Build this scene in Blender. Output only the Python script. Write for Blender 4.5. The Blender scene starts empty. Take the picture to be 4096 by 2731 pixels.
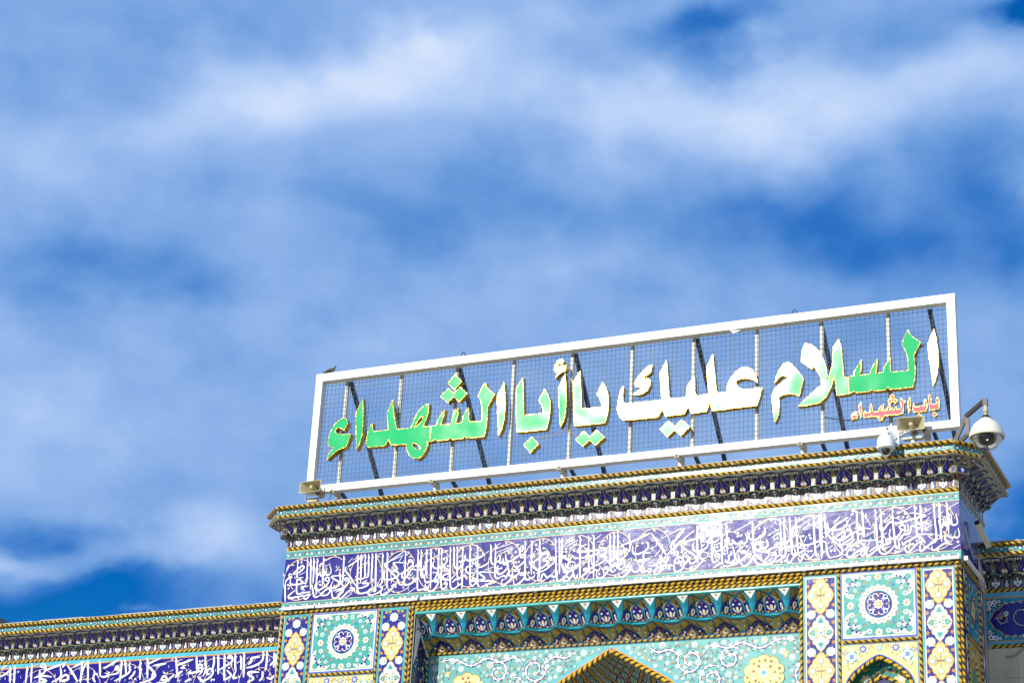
import bpy, math, random
from math import sin, cos, pi, radians, atan2, sqrt
from mathutils import Vector, Matrix
from mathutils.geometry import tessellate_polygon

rnd = random.Random(7)
sc = bpy.context.scene
col = sc.collection

# ------------------------------------------------------------------ camera, sky, sun, exposure
cam_d = bpy.data.cameras.new('camera')
cam = bpy.data.objects.new('camera', cam_d)
col.objects.link(cam)
F = Vector((-0.39062324, 0.83184267, 0.39427307))
R_ = Vector((0.91288082, 0.40521326, 0.04950575))
U_ = Vector((0.11858368, -0.37926242, 0.91765894))
CAM = Vector((15.7153, -38.38436, 1.7))
m = Matrix.Identity(4)
for i in range(3):
    m[i][0], m[i][1], m[i][2], m[i][3] = R_[i], U_[i], -F[i], CAM[i]
cam.matrix_world = m
cam_d.sensor_width = 36.0
cam_d.lens = 36.0 * 8065.676 / 4096
cam_d.clip_start = 0.5
cam_d.clip_end = 4000
sc.camera = cam

SUN_AZ = radians(200.0)      # clockwise from +Y
SUN_EL = radians(25.6)
SUN = Vector((sin(SUN_AZ) * cos(SUN_EL), cos(SUN_AZ) * cos(SUN_EL), sin(SUN_EL)))
sd = bpy.data.lights.new('sun', 'SUN')
sd.energy = 4.6
sd.angle = radians(0.55)
sd.color = (1.0, 0.955, 0.86)
so = bpy.data.objects.new('sun', sd)
so.rotation_euler = (-SUN).to_track_quat('-Z', 'Y').to_euler()
so.location = (-20, -40, 60)
col.objects.link(so)

vs = sc.view_settings
vs.view_transform = 'Standard'
vs.look = 'None'
vs.exposure = 0.2
vs.gamma = 1.0
vs.use_curve_mapping = False

world = bpy.data.worlds.new('World')
sc.world = world
world.use_nodes = True
nt = world.node_tree
nt.nodes.clear()

class NT:
    def __init__(s, nt): s.nt = nt
    def n(s, typ, **kw):
        x = s.nt.nodes.new(typ)
        for k, v in kw.items(): setattr(x, k, v)
        return x
    def l(s, a, b): s.nt.links.new(a, b)
    def math(s, op, a, b=None, c=None, clamp=False):
        x = s.n('ShaderNodeMath', operation=op, use_clamp=clamp)
        for i, v in enumerate((a, b, c)):
            if v is None: continue
            if isinstance(v, (int, float)): x.inputs[i].default_value = v
            else: s.l(v, x.inputs[i])
        return x.outputs[0]
    def vmath(s, op, a, b=None):
        x = s.n('ShaderNodeVectorMath', operation=op)
        for i, v in enumerate((a, b)):
            if v is None: continue
            if isinstance(v, tuple): x.inputs[i].default_value = v
            else: s.l(v, x.inputs[i])
        return x

W = NT(nt)
tc = W.n('ShaderNodeTexCoord')
sep = W.n('ShaderNodeSeparateXYZ')
W.l(tc.outputs['Generated'], sep.inputs[0])
az = W.math('MULTIPLY', W.math('ARCTAN2', sep.outputs[0], sep.outputs[1]), 180 / pi)
el = W.math('MULTIPLY', W.math('ARCSINE', sep.outputs[2]), 180 / pi)
cmb = W.n('ShaderNodeCombineXYZ')
W.l(az, cmb.inputs[0]); W.l(el, cmb.inputs[1])
# broad drifting banks: noise stretched along the wind, used both for shape and to ruffle the banks' edges
nz = W.n('ShaderNodeTexNoise'); nz.inputs['Scale'].default_value = 0.16
nz.inputs['Detail'].default_value = 5; nz.inputs['Roughness'].default_value = 0.52
mp = W.n('ShaderNodeMapping'); mp.inputs['Scale'].default_value = (0.72, 1.05, 1)
mp.inputs['Rotation'].default_value = (0, 0, radians(-8))
W.l(cmb.outputs[0], mp.inputs[0]); W.l(mp.outputs[0], nz.inputs[0])
nc = W.vmath('SUBTRACT', nz.outputs['Color'], (0.5, 0.5, 0.5))
wv = W.vmath('MULTIPLY', nc.outputs[0], (9.0, 5.0, 0.0))
pos = W.vmath('ADD', cmb.outputs[0], wv.outputs[0])
nf = W.n('ShaderNodeTexNoise'); nf.inputs['Scale'].default_value = 0.62
nf.inputs['Detail'].default_value = 6; nf.inputs['Roughness'].default_value = 0.5
mp2 = W.n('ShaderNodeMapping'); mp2.inputs['Scale'].default_value = (0.8, 1.05, 1)
W.l(cmb.outputs[0], mp2.inputs[0]); W.l(mp2.outputs[0], nf.inputs[0])
d = W.math('MULTIPLY_ADD', W.math('SUBTRACT', nz.outputs['Fac'], 0.5), 0.5, 0.52)
d = W.math('MULTIPLY_ADD', W.math('SUBTRACT', nf.outputs['Fac'], 0.5), 0.27, d)
BANKS = [  # azimuth, elevation, widths in degrees, how much thicker (+) or thinner (-) the cloud is
    (-29.81, 30.3, 3.73, 1.11, 0.36), (-33.05, 29.02, 3.11, 0.99, 0.26), (-27.46, 31.21, 2.17, 0.68, 0.22),
    (-35.93, 27.89, 2.8, 0.99, 0.14), (-39.67, 28.33, 3.09, 2.72, 0.07), (-40.17, 25.82, 2.2, 1.48, 0.1),
    (-23.52, 29.69, 2.56, 0.93, 0.22), (-19.57, 30.13, 3.72, 1.3, 0.3), (-14.69, 30.0, 3.29, 1.61, 0.24),
    (-10.42, 30.63, 2.16, 1.24, 0.24), (-15.35, 32.06, 1.75, 0.49, 0.05), (-23.79, 32.17, 2.19, 0.74, 0.17),
    (-31.88, 31.03, 2.17, 0.74, -0.05), (-18.47, 31.94, 3.5, 0.62, -0.43), (-9.36, 32.46, 1.61, 0.45, -0.9),
    (-12.85, 31.48, 1.31, 0.74, -0.19), (-25.75, 27.08, 2.92, 0.74, -0.14), (-29.14, 26.24, 2.62, 0.49, -0.17),
    (-36.95, 23.84, 4.46, 0.56, -0.24), (-40.11, 24.01, 2.17, 0.74, -0.05), (-19.25, 27.26, 2.37, 0.74, -0.1),
    (-16.37, 27.62, 3.63, 0.99, -0.24), (-15.04, 26.13, 3.17, 0.87, -0.26), (-10.61, 27.29, 1.81, 2.47, -0.24),
    (-9.82, 24.96, 1.5, 1.73, -0.14), (-21.13, 25.52, 4.11, 0.74, 0.07), (-39.11, 21.84, 2.93, 1.48, 0.07),
    (-34.0, 23.57, 3.78, 0.74, 0.1), (-25.57, 24.24, 3.39, 0.99, 0.05), (-37.12, 20.51, 4.36, 1.61, 0.13),
    (-29.57, 23.49, 3.78, 1.36, 0.1), (-37.79, 14.8, 3.84, 0.74, -0.74), (-37.49, 16.99, 1.55, 0.42, -0.36),
    (-38.98, 16.22, 1.16, 0.32, 0.19), (-35.82, 15.67, 2.06, 0.45, -0.41), (-34.27, 17.33, 1.68, 0.74, 0.17),
    (-33.16, 16.47, 1.42, 0.62, 0.19), (-35.71, 14.9, 0.9, 0.17, 0.3), (-38.58, 17.66, 2.34, 0.62, -0.07),
    (-10.19, 18.26, 1.17, 1.61, -0.58), (-10.56, 20.67, 1.06, 1.11, 0.06), (-10.9, 24.05, 1.63, 0.74, 0.1)]
for (a, e, sa, se, amp) in BANKS:
    q = W.vmath('SUBTRACT', pos.outputs[0], (a, e, 0.0))
    q = W.vmath('MULTIPLY', q.outputs[0], (1 / sa, 1 / se, 0.0))
    q = W.vmath('DOT_PRODUCT', q.outputs[0], q.outputs[0])
    g = W.math('POWER', math.exp(-1.0), q.outputs['Value'])
    d = W.math('MULTIPLY_ADD', g, amp, d)
sky = W.n('ShaderNodeTexSky', sky_type='NISHITA')
sky.sun_disc = False
sky.sun_elevation = SUN_EL
sky.sun_rotation = SUN_AZ
sky.altitude = 30
sky.air_density = 1.0
sky.dust_density = 0.2
sky.ozone_density = 4.0
hs = W.n('ShaderNodeHueSaturation')
hs.inputs['Saturation'].default_value = 1.45
hs.inputs['Value'].default_value = 1.0
W.l(sky.outputs[0], hs.inputs['Color'])
ramp = W.n('ShaderNodeValToRGB')
cr = ramp.color_ramp
cr.interpolation = 'LINEAR'
stops = [(0.0, (0.0015, 0.10, 0.47)), (0.2, (0.042, 0.195, 0.60)), (0.42, (0.150, 0.335, 0.72)), (0.62, (0.305, 0.485, 0.845)),
         (0.8, (0.485, 0.64, 0.94)), (1.0, (0.74, 0.835, 1.0))]
while len(cr.elements) < len(stops): cr.elements.new(0.5)
for e_, (p, c) in zip(cr.elements, stops):
    e_.position = p; e_.color = (*c, 1)
W.l(d, ramp.inputs[0])
cl = W.n('ShaderNodeMix', data_type='RGBA', blend_type='MULTIPLY')
cl.inputs['Factor'].default_value = 1.0
W.l(ramp.outputs[0], cl.inputs['A'])
CLOUD_GAIN = 8.3
cl.inputs['B'].default_value = (CLOUD_GAIN, CLOUD_GAIN, CLOUD_GAIN, 1)
mr = W.n('ShaderNodeMapRange', interpolation_type='SMOOTHSTEP')
mr.inputs['From Min'].default_value = -0.15
mr.inputs['From Max'].default_value = 0.35
mr.inputs['To Min'].default_value = 0.55
W.l(d, mr.inputs['Value'])
mx = W.n('ShaderNodeMix', data_type='RGBA')
W.l(mr.outputs[0], mx.inputs['Factor'])
W.l(hs.outputs[0], mx.inputs['A'])
W.l(cl.outputs['Result'], mx.inputs['B'])
bg = W.n('ShaderNodeBackground'); bg.inputs['Strength'].default_value = 0.105
W.l(mx.outputs['Result'], bg.inputs['Color'])
wo = W.n('ShaderNodeOutputWorld')
W.l(bg.outputs[0], wo.inputs[0])

# ------------------------------------------------------------------ materials
MATS = {}
def mat(name, rgb, rough=0.3, metal=0.0, var=0.12, scale=3.0, bump=0.0, bscale=6.0, rvar=0.0, spec=0.5, dirt=0.0, dirtcol=(0.12, 0.09, 0.05), coat=0.0):
    mt = bpy.data.materials.new(name)
    mt.use_nodes = True
    n = NT(mt.node_tree)
    b = mt.node_tree.nodes['Principled BSDF']
    b.inputs['Roughness'].default_value = rough
    b.inputs['Metallic'].default_value = metal
    b.inputs['Specular IOR Level'].default_value = spec
    if coat:
        b.inputs['Coat Weight'].default_value = coat
        b.inputs['Coat Roughness'].default_value = 0.12
    t = n.n('ShaderNodeTexCoord')
    g = n.n('ShaderNodeNewGeometry')
    nz = n.n('ShaderNodeTexNoise')
    nz.inputs['Scale'].default_value = scale; nz.inputs['Detail'].default_value = 4
    n.l(g.outputs['Position'], nz.inputs['Vector'])
    f = n.math('MULTIPLY_ADD', n.math('SUBTRACT', nz.outputs['Fac'], 0.5), var * 4, 1.0)
    c = n.n('ShaderNodeMix', data_type='RGBA', blend_type='MULTIPLY')
    c.inputs['Factor'].default_value = 1.0
    c.inputs['A'].default_value = (*rgb, 1)
    n.l(f, c.inputs['B'])
    out = c.outputs['Result']
    if dirt:
        n2 = n.n('ShaderNodeTexNoise'); n2.inputs['Scale'].default_value = 2.2; n2.inputs['Detail'].default_value = 7
        n2.inputs['Roughness'].default_value = 0.68
        n.l(g.outputs['Position'], n2.inputs['Vector'])
        r = n.n('ShaderNodeMapRange'); r.inputs['From Min'].default_value = 0.56; r.inputs['From Max'].default_value = 0.74
        r.inputs['To Max'].default_value = dirt
        n.l(n2.outputs['Fac'], r.inputs['Value'])
        c2 = n.n('ShaderNodeMix', data_type='RGBA')
        n.l(r.outputs[0], c2.inputs['Factor']); n.l(out, c2.inputs['A']); c2.inputs['B'].default_value = (*dirtcol, 1)
        out = c2.outputs['Result']
    n.l(out, b.inputs['Base Color'])
    if rvar:
        n3 = n.n('ShaderNodeTexNoise'); n3.inputs['Scale'].default_value = 1.7; n3.inputs['Detail'].default_value = 3
        n.l(g.outputs['Position'], n3.inputs['Vector'])
        n.l(n.math('MULTIPLY_ADD', n.math('SUBTRACT', n3.outputs['Fac'], 0.5), rvar * 2, rough), b.inputs['Roughness'])
    if bump:
        n4 = n.n('ShaderNodeTexNoise'); n4.inputs['Scale'].default_value = bscale; n4.inputs['Detail'].default_value = 2
        n.l(g.outputs['Position'], n4.inputs['Vector'])
        bp = n.n('ShaderNodeBump'); bp.inputs['Strength'].default_value = 1.0
        bp.inputs['Distance'].default_value = bump
        n.l(n4.outputs['Fac'], bp.inputs['Height']); n.l(bp.outputs[0], b.inputs['Normal'])
    MATS[name] = mt
    return mt
GL = dict(dirt=0.16, dirtcol=(0.10, 0.085, 0.06), rough=0.168, bump=0.0028, bscale=5.0, rvar=0.05)
mat('cobalt_deep', (0.007, 0.006, 0.125), **GL)
mat('aqua', (0.13, 0.40, 0.385), **GL)
mat('cobalt', (0.014, 0.010, 0.21), **GL)
mat('lapis', (0.014, 0.010, 0.20), **GL)
mat('lapis_dark', (0.009, 0.004, 0.20), **GL)
mat('navy', (0.010, 0.008, 0.085), **GL)
mat('turquoise', (0.05, 0.35, 0.345), **GL)
mat('sea_green', (0.055, 0.33, 0.28), **GL)
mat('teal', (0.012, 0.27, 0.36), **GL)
mat('sky_glaze', (0.08, 0.42, 0.56), **GL)
mat('green_glaze', (0.015, 0.20, 0.13), **GL)
mat('yellow', (0.62, 0.37, 0.016), **GL)
mat('black', (0.03, 0.03, 0.027), **GL)
mat('ochre', (0.34, 0.19, 0.02), **GL)
mat('vine_cream', (0.80, 0.58, 0.30), **GL)
mat('gold_glaze', (0.42, 0.28, 0.045), **GL)
mat('orange', (0.62, 0.27, 0.03), **GL)
mat('cream', (0.72, 0.55, 0.23), **GL)
mat('ivory', (0.82, 0.74, 0.55), **GL)
mat('white', (0.82, 0.82, 0.79), **GL)
mat('brown', (0.20, 0.075, 0.045), **GL)
mat('blue_line', (0.06, 0.13, 0.52), **GL)
mat('leaf', (0.16, 0.25, 0.05), **GL)
mat('grout', (0.42, 0.40, 0.37), rough=0.9, dirt=0.4)
mat('mortar', (0.30, 0.25, 0.19), rough=0.9, dirt=0.5)
mat('plaster', (0.56, 0.55, 0.53), rough=0.9, dirt=0.5)
mat('marble', (0.56, 0.50, 0.34), rough=0.35, var=0.2, scale=1.8, dirt=0.55, dirtcol=(0.30, 0.22, 0.10))
mat('frame_white', (0.82, 0.815, 0.79), rough=0.42, var=0.05, scale=1.1, dirt=0.22, dirtcol=(0.42, 0.33, 0.18), bump=0.012, bscale=1.2)
mat('steel_cream', (0.60, 0.56, 0.42), rough=0.5, dirt=0.65, dirtcol=(0.20, 0.10, 0.035))
mat('steel_dark', (0.035, 0.05, 0.085), rough=0.45, dirt=0.2)
mat('wire', (0.10, 0.11, 0.13), rough=0.5, metal=0.3)
mat('letter_green', (0.006, 0.42, 0.12), rough=0.135, var=0.03, bump=0.034, bscale=0.6, rvar=0.04, scale=1.0)
mat('letter_red', (0.58, 0.07, 0.09), rough=0.5, var=0.05, bump=0.004, bscale=2.5, spec=0.35)
mat('letter_brass', (0.62, 0.40, 0.07), rough=0.24, metal=0.85, var=0.1, bump=0.01, bscale=9, dirt=0.35, dirtcol=(0.16, 0.09, 0.01))
mat('horn_beige', (0.42, 0.38, 0.22), rough=0.5, dirt=0.3)
mat('horn_dark', (0.10, 0.085, 0.045), rough=0.6)
mat('camera_white', (0.72, 0.74, 0.74), rough=0.4, var=0.03)
mat('camera_cream', (0.70, 0.66, 0.52), rough=0.4, var=0.04, dirt=0.2)
mat('camera_black', (0.012, 0.012, 0.014), rough=0.25)
mat('rust_steel', (0.055, 0.045, 0.04), rough=0.5, dirt=0.5, dirtcol=(0.17, 0.09, 0.04))
mat('lamp_white', (0.83, 0.83, 0.82), rough=0.35, var=0.02)
mat('cable_black', (0.015, 0.015, 0.02), rough=0.5)
mat('cable_tan', (0.35, 0.25, 0.13), rough=0.6)
mat('feather', (0.12, 0.085, 0.045), rough=0.8, var=0.2, scale=30)
mat('feather_dark', (0.03, 0.022, 0.018), rough=0.8)
mat('paving', (0.36, 0.29, 0.17), rough=0.7, var=0.1)
mat('roof_dark', (0.02, 0.02, 0.022), rough=0.7)
gm = bpy.data.materials.new('clear_dome')
gm.use_nodes = True
gn = NT(gm.node_tree)
gm.node_tree.nodes.clear()
g1 = gn.n('ShaderNodeBsdfTransparent'); g1.inputs[0].default_value = (0.86, 0.88, 0.9, 1)
g2 = gn.n('ShaderNodeBsdfGlossy'); g2.inputs['Roughness'].default_value = 0.04
fr = gn.n('ShaderNodeFresnel'); fr.inputs[0].default_value = 1.5
ms = gn.n('ShaderNodeMixShader')
gn.l(gn.math('MULTIPLY_ADD', fr.outputs[0], 0.8, 0.02, clamp=True), ms.inputs[0])
gn.l(g1.outputs[0], ms.inputs[1]); gn.l(g2.outputs[0], ms.inputs[2])
go = gn.n('ShaderNodeOutputMaterial'); gn.l(ms.outputs[0], go.inputs[0])
MATS['clear_dome'] = gm

# ------------------------------------------------------------------ mesh helpers
class MB:
    """collects polygons of several materials and links them as ONE mesh object"""
    def __init__(s): s.v = []; s.f = []; s.m = []; s.mats = []; s.sm = []
    def mi(s, name):
        if name not in s.mats: s.mats.append(name)
        return s.mats.index(name)
    def face(s, pts, mt, smooth=False):
        k = len(s.v); s.v += [tuple(p) for p in pts]
        s.f.append(tuple(range(k, k + len(pts)))); s.m.append(s.mi(mt)); s.sm.append(smooth)
    def poly(s, pts, mt, holes=()):
        loops = [[Vector(p) for p in pts]] + [[Vector(p) for p in h] for h in holes]
        flat = [p for lp in loops for p in lp]
        k = len(s.v); s.v += [tuple(p) for p in flat]
        i = s.mi(mt)
        nrm = newell(loops[0])
        for t in tessellate_polygon(loops):
            a, b, c = (flat[j] for j in t)
            if (b - a).cross(c - a).dot(nrm) < 0: t = (t[0], t[2], t[1])
            s.f.append(tuple(k + j for j in t)); s.m.append(i); s.sm.append(False)
    def grid(s, rows, mt, close=False, smooth=True):
        k = len(s.v); n = len(rows[0]); i = s.mi(mt)
        for r in rows: s.v += [tuple(p) for p in r]
        for a in range(len(rows) - 1):
            for b in range(n if close else n - 1):
                b2 = (b + 1) % n
                s.f.append((k + a * n + b, k + a * n + b2, k + (a + 1) * n + b2, k + (a + 1) * n + b))
                s.m.append(i); s.sm.append(smooth)
    def box(s, x0, x1, y0, y1, z0, z1, mt):
        p = [(x, y, z) for x in (x0, x1) for y in (y0, y1) for z in (z0, z1)]
        for q in ((0, 1, 3, 2), (4, 6, 7, 5), (0, 4, 5, 1), (2, 3, 7, 6), (0, 2, 6, 4), (1, 5, 7, 3)):
            s.face([p[i] for i in q], mt)
    def bar(s, a, b, w, h, mt, up=Vector((0, 1, 0))):
        a = Vector(a); b = Vector(b); t = (b - a).normalized()
        x = t.cross(up).normalized() * (w / 2); y = x.cross(t).normalized() * (h / 2)
        c = [[p + x + y, p - x + y, p - x - y, p + x - y] for p in (a, b)]
        for i in range(4):
            j = (i + 1) % 4
            s.face([c[0][i], c[0][j], c[1][j], c[1][i]], mt)
        s.face(c[0][::-1], mt); s.face(c[1], mt)
    def tube(s, pts, r, mt, n=8, cap=True):
        pts = [Vector(p) for p in pts]
        rr = r if isinstance(r, (list, tuple)) else [r] * len(pts)
        rows = []
        for i, p in enumerate(pts):
            t = (pts[min(i + 1, len(pts) - 1)] - pts[max(i - 1, 0)]).normalized()
            a = t.cross(Vector((0, 0, 1)) if abs(t.z) < 0.9 else Vector((1, 0, 0))).normalized(); b = t.cross(a)
            rows.append([p + (a * cos(2 * pi * k / n) + b * sin(2 * pi * k / n)) * rr[i] for k in range(n)])
        s.grid(rows, mt, close=True)
        if cap:
            s.face(rows[0][::-1], mt); s.face(rows[-1], mt)
    def lathe(s, c, prof, mt, n=24):
        c = Vector(c)
        s.grid([[c + Vector((r * cos(2 * pi * k / n), r * sin(2 * pi * k / n), z)) for k in range(n)] for r, z in prof], mt, close=True)
def newell(pts):
    n = Vector((0, 0, 0))
    for i in range(len(pts)):
        a = Vector(pts[i]); b = Vector(pts[(i + 1) % len(pts)])
        n += Vector(((a.y - b.y) * (a.z + b.z), (a.z - b.z) * (a.x + b.x), (a.x - b.x) * (a.y + b.y)))
    return n.normalized() if n.length > 0 else Vector((0, -1, 0))

def wloc(o):
    v = Vector((0, 0, 0))
    while o is not None:
        v += Vector(o.location); o = o.parent
    return v
def mk(name, mb, parent=None, loc=None, label=None, cat=None, group=None, kind=None, local=False):
    """one mesh object; vertices are given in world space unless local"""
    base = wloc(parent) if parent else Vector((0, 0, 0))
    org = Vector(loc) if loc is not None else base
    me = bpy.data.meshes.new(name)
    off = Vector((0, 0, 0)) if local else org
    me.from_pydata([(x - off.x, y - off.y, z - off.z) for x, y, z in mb.v], [], mb.f)
    for mn in mb.mats: me.materials.append(MATS[mn])
    me.polygons.foreach_set('material_index', mb.m)
    me.polygons.foreach_set('use_smooth', mb.sm)
    me.update()
    o = bpy.data.objects.new(name, me)
    col.objects.link(o)
    if parent: o.parent = parent
    o.location = org - base
    return tag(o, label, cat, group, kind)
def tag(o, label=None, cat=None, group=None, kind=None):
    if label: o['label'] = label
    if cat: o['category'] = cat
    if group: o['group'] = group
    if kind: o['kind'] = kind
    return o
def thing(name, loc, label, cat, group=None):
    o = bpy.data.objects.new(name, None); o.location = loc; o.empty_display_size = 0.3
    col.objects.link(o)
    return tag(o, label, cat, group)
def part(name, loc, parent, label=None):
    o = bpy.data.objects.new(name, None); o.parent = parent; o.location = Vector(loc) - wloc(parent)
    col.objects.link(o)
    return tag(o, label)
def inst(src, name, parent, loc, rotz=0.0):
    o = src.copy(); o.name = name; col.objects.link(o); o.parent = parent
    o.location = Vector(loc) - wloc(parent); o.rotation_euler = (0, 0, rotz)
    return o

# a decorated flat face: u runs along, v is height, h stands proud of it
class Surf:
    def __init__(s, ox, oy, dx, dy):
        s.o = (ox, oy); L = sqrt(dx * dx + dy * dy); s.d = (dx / L, dy / L); s.n = (dy / L, -dx / L)
    def __call__(s, u, v, h=0.0):
        return (s.o[0] + s.d[0] * u + s.n[0] * h, s.o[1] + s.d[1] * u + s.n[1] * h, v)
LAY = 0.0022
class Art:
    """draws inlaid ornament on a surface: every shape is its own thin raised piece of glaze"""
    def __init__(s, surf, mb=None, base=0.003):
        s.S = surf; s.mb = mb or MB(); s.base = base; s.k = 0
    def h(s, lay):      # no two pieces lie in exactly the same plane
        s.k += 1
        return s.base + lay * LAY + (s.k % 211) * 1.0e-5
    def poly(s, pts, mt, lay=0, holes=()):
        h = s.h(lay)
        if len(pts) > 4 or holes:
            s.mb.poly([s.S(u, v, h) for u, v in pts], mt, [[s.S(u, v, h) for u, v in q] for q in holes])
        else:
            s.mb.face([s.S(u, v, h) for u, v in pts], mt)
    def fan(s, c, pts, mt, lay=0):
        h = s.h(lay); k = len(s.mb.v); i = s.mb.mi(mt)
        s.mb.v.append(s.S(c[0], c[1], h)); s.mb.v += [s.S(u, v, h) for u, v in pts]
        n = len(pts)
        for j in range(n):
            s.mb.f.append((k, k + 1 + j, k + 1 + (j + 1) % n)); s.mb.m.append(i); s.mb.sm.append(False)
    def rect(s, u0, u1, v0, v1, mt, lay=0): s.poly([(u0, v0), (u1, v0), (u1, v1), (u0, v1)], mt, lay)
    def tiles(s, u0, u1, v0, v1, mt, lay=0, size=0.38):
        """the ground of a panel laid in separate tiles, open joints between, none quite flush"""
        n = max(1, round((u1 - u0) / size)); k = max(1, round((v1 - v0) / size)); g_ = 0.0022
        for i in range(n):
            for j in range(k):
                a, b = u0 + (u1 - u0) * i / n, u0 + (u1 - u0) * (i + 1) / n
                c, d_ = v0 + (v1 - v0) * j / k, v0 + (v1 - v0) * (j + 1) / k
                h = s.h(lay)
                s.mb.face([s.S(u, v, h + rnd.uniform(-0.0009, 0.0009)) for u, v in ((a + g_, c + g_), (b - g_, c + g_), (b - g_, d_ - g_), (a + g_, d_ - g_))], mt)
    def disc(s, c, r, mt, lay=0, n=10, ry=None, rot=0.0):
        ry = ry or r
        s.fan(c, [(c[0] + r * cos(t) * cos(rot) - ry * sin(t) * sin(rot), c[1] + r * cos(t) * sin(rot) + ry * sin(t) * cos(rot))
                  for t in (2 * pi * k / n for k in range(n))], mt, lay)
    def flower(s, c, r, mt, lay=0, petals=8, deep=0.3, rot=0.0, n=None):
        n = n or petals * 4
        s.fan(c, [(c[0] + r * (1 - deep * (0.5 - 0.5 * cos(petals * t))) * cos(t + rot),
                   c[1] + r * (1 - deep * (0.5 - 0.5 * cos(petals * t))) * sin(t + rot)) for t in (2 * pi * k / n for k in range(n))], mt, lay)
    def diamond(s, c, r, mt, lay=0, ry=None):
        ry = ry or r
        s.poly([(c[0] - r, c[1]), (c[0], c[1] - ry), (c[0] + r, c[1]), (c[0], c[1] + ry)], mt, lay)
    def leaf(s, a, ang, ln, w, mt, lay=0):
        ca, sa = cos(ang), sin(ang)
        P = [(0, 0), (0.35, -0.5), (0.7, -0.35), (1, 0), (0.7, 0.35), (0.35, 0.5)]
        s.fan((a[0] + 0.5 * ln * ca, a[1] + 0.5 * ln * sa), [(a[0] + x * ln * ca - y * w * sa, a[1] + x * ln * sa + y * w * ca) for x, y in P], mt, lay)
    def stroke(s, pts, w, mt, lay=0, taper=None):
        n = len(pts)
        if n < 2: return
        h = s.h(lay); rows = []
        for i in range(n):
            a = pts[max(i - 1, 0)]; b = pts[min(i + 1, n - 1)]
            tx, ty = b[0] - a[0], b[1] - a[1]; L = sqrt(tx * tx + ty * ty) or 1e-6
            k = 1.0
            if taper:
                q = i / (n - 1); k = taper(q)
            hw = w * k / 2
            rows.append([s.S(pts[i][0] - ty / L * hw, pts[i][1] + tx / L * hw, h), s.S(pts[i][0] + ty / L * hw, pts[i][1] - tx / L * hw, h)])
        s.mb.grid(rows, mt, smooth=False)
    def ring(s, c, r, w, mt, lay=0, n=24, a0=0.0, a1=2 * pi):
        s.stroke([(c[0] + r * cos(a0 + (a1 - a0) * k / n), c[1] + r * sin(a0 + (a1 - a0) * k / n)) for k in range(n + 1)], w, mt, lay)
    def frame(s, u0, u1, v0, v1, w, mt, lay=0):
        s.rect(u0, u1, v1 - w, v1, mt, lay); s.rect(u0, u1, v0, v0 + w, mt, lay)
        s.rect(u0, u0 + w, v0 + w, v1 - w, mt, lay); s.rect(u1 - w, u1, v0 + w, v1 - w, mt, lay)
    def rope(s, a, b, w, proud, slant=1.0, period=0.135, ratio=0.56, h0=0.0):
        """a moulding of slanting yellow and black glazed pieces with a raised ridge, running from a to b"""
        ax, ay = a; bx, by = b
        L = sqrt((bx - ax) ** 2 + (by - ay) ** 2); tx, ty = (bx - ax) / L, (by - ay) / L; nx, ny = -ty, tx
        h = s.base + h0
        prof = [(-0.5, 0.0), (-0.28, proud * 0.85), (0.12, proud), (0.5, 0.0)]
        k = -1
        while True:
            l0 = k * period; k += 1
            if l0 > L + period: break
            for (p0, p1, mt) in ((l0, l0 + period * ratio, 'yellow'), (l0 + period * ratio, l0 + period, 'black')):
                j = rnd.uniform(-0.003, 0.003)
                ok = True; rows = []
                for (t, hh) in prof:
                    q0 = p0 + slant * t * w; q1 = p1 + slant * t * w - 0.004
                    q0 = min(max(q0, 0), L); q1 = min(max(q1, 0), L)
                    rows.append([s.S(ax + tx * q + nx * t * w, ay + ty * q + ny * t * w, h + hh + (j if hh else 0)) for q in (q0, q1)])
                    if q1 - q0 < 1e-4 and abs(t) < 0.3: ok = False
                if ok: s.mb.grid(rows, mt, smooth=False)

def cr_spline(pts, k=5):
    if len(pts) < 3:
        a, b = pts; return [(a[0] + (b[0] - a[0]) * i / 4, a[1] + (b[1] - a[1]) * i / 4) for i in range(5)]
    P = [pts[0]] + list(pts) + [pts[-1]]
    out = []
    for i in range(1, len(P) - 2):
        p0, p1, p2, p3 = P[i - 1:i + 3]
        for j in range(k):
            t = j / k
            out.append(tuple(0.5 * (2 * p1[a] + (p2[a] - p0[a]) * t + (2 * p0[a] - 5 * p1[a] + 4 * p2[a] - p3[a]) * t * t
                                    + (3 * p1[a] - p0[a] - 3 * p2[a] + p3[a]) * t ** 3) for a in (0, 1)))
    out.append(tuple(pts[-1]))
    return out
def ink(s):
    for st in s.split('|'):
        q = [int(x) for x in st.split()]
        yield [(q[i] / 200, q[i + 1] / 200 + 14) for i in range(0, len(q), 2)]

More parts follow.
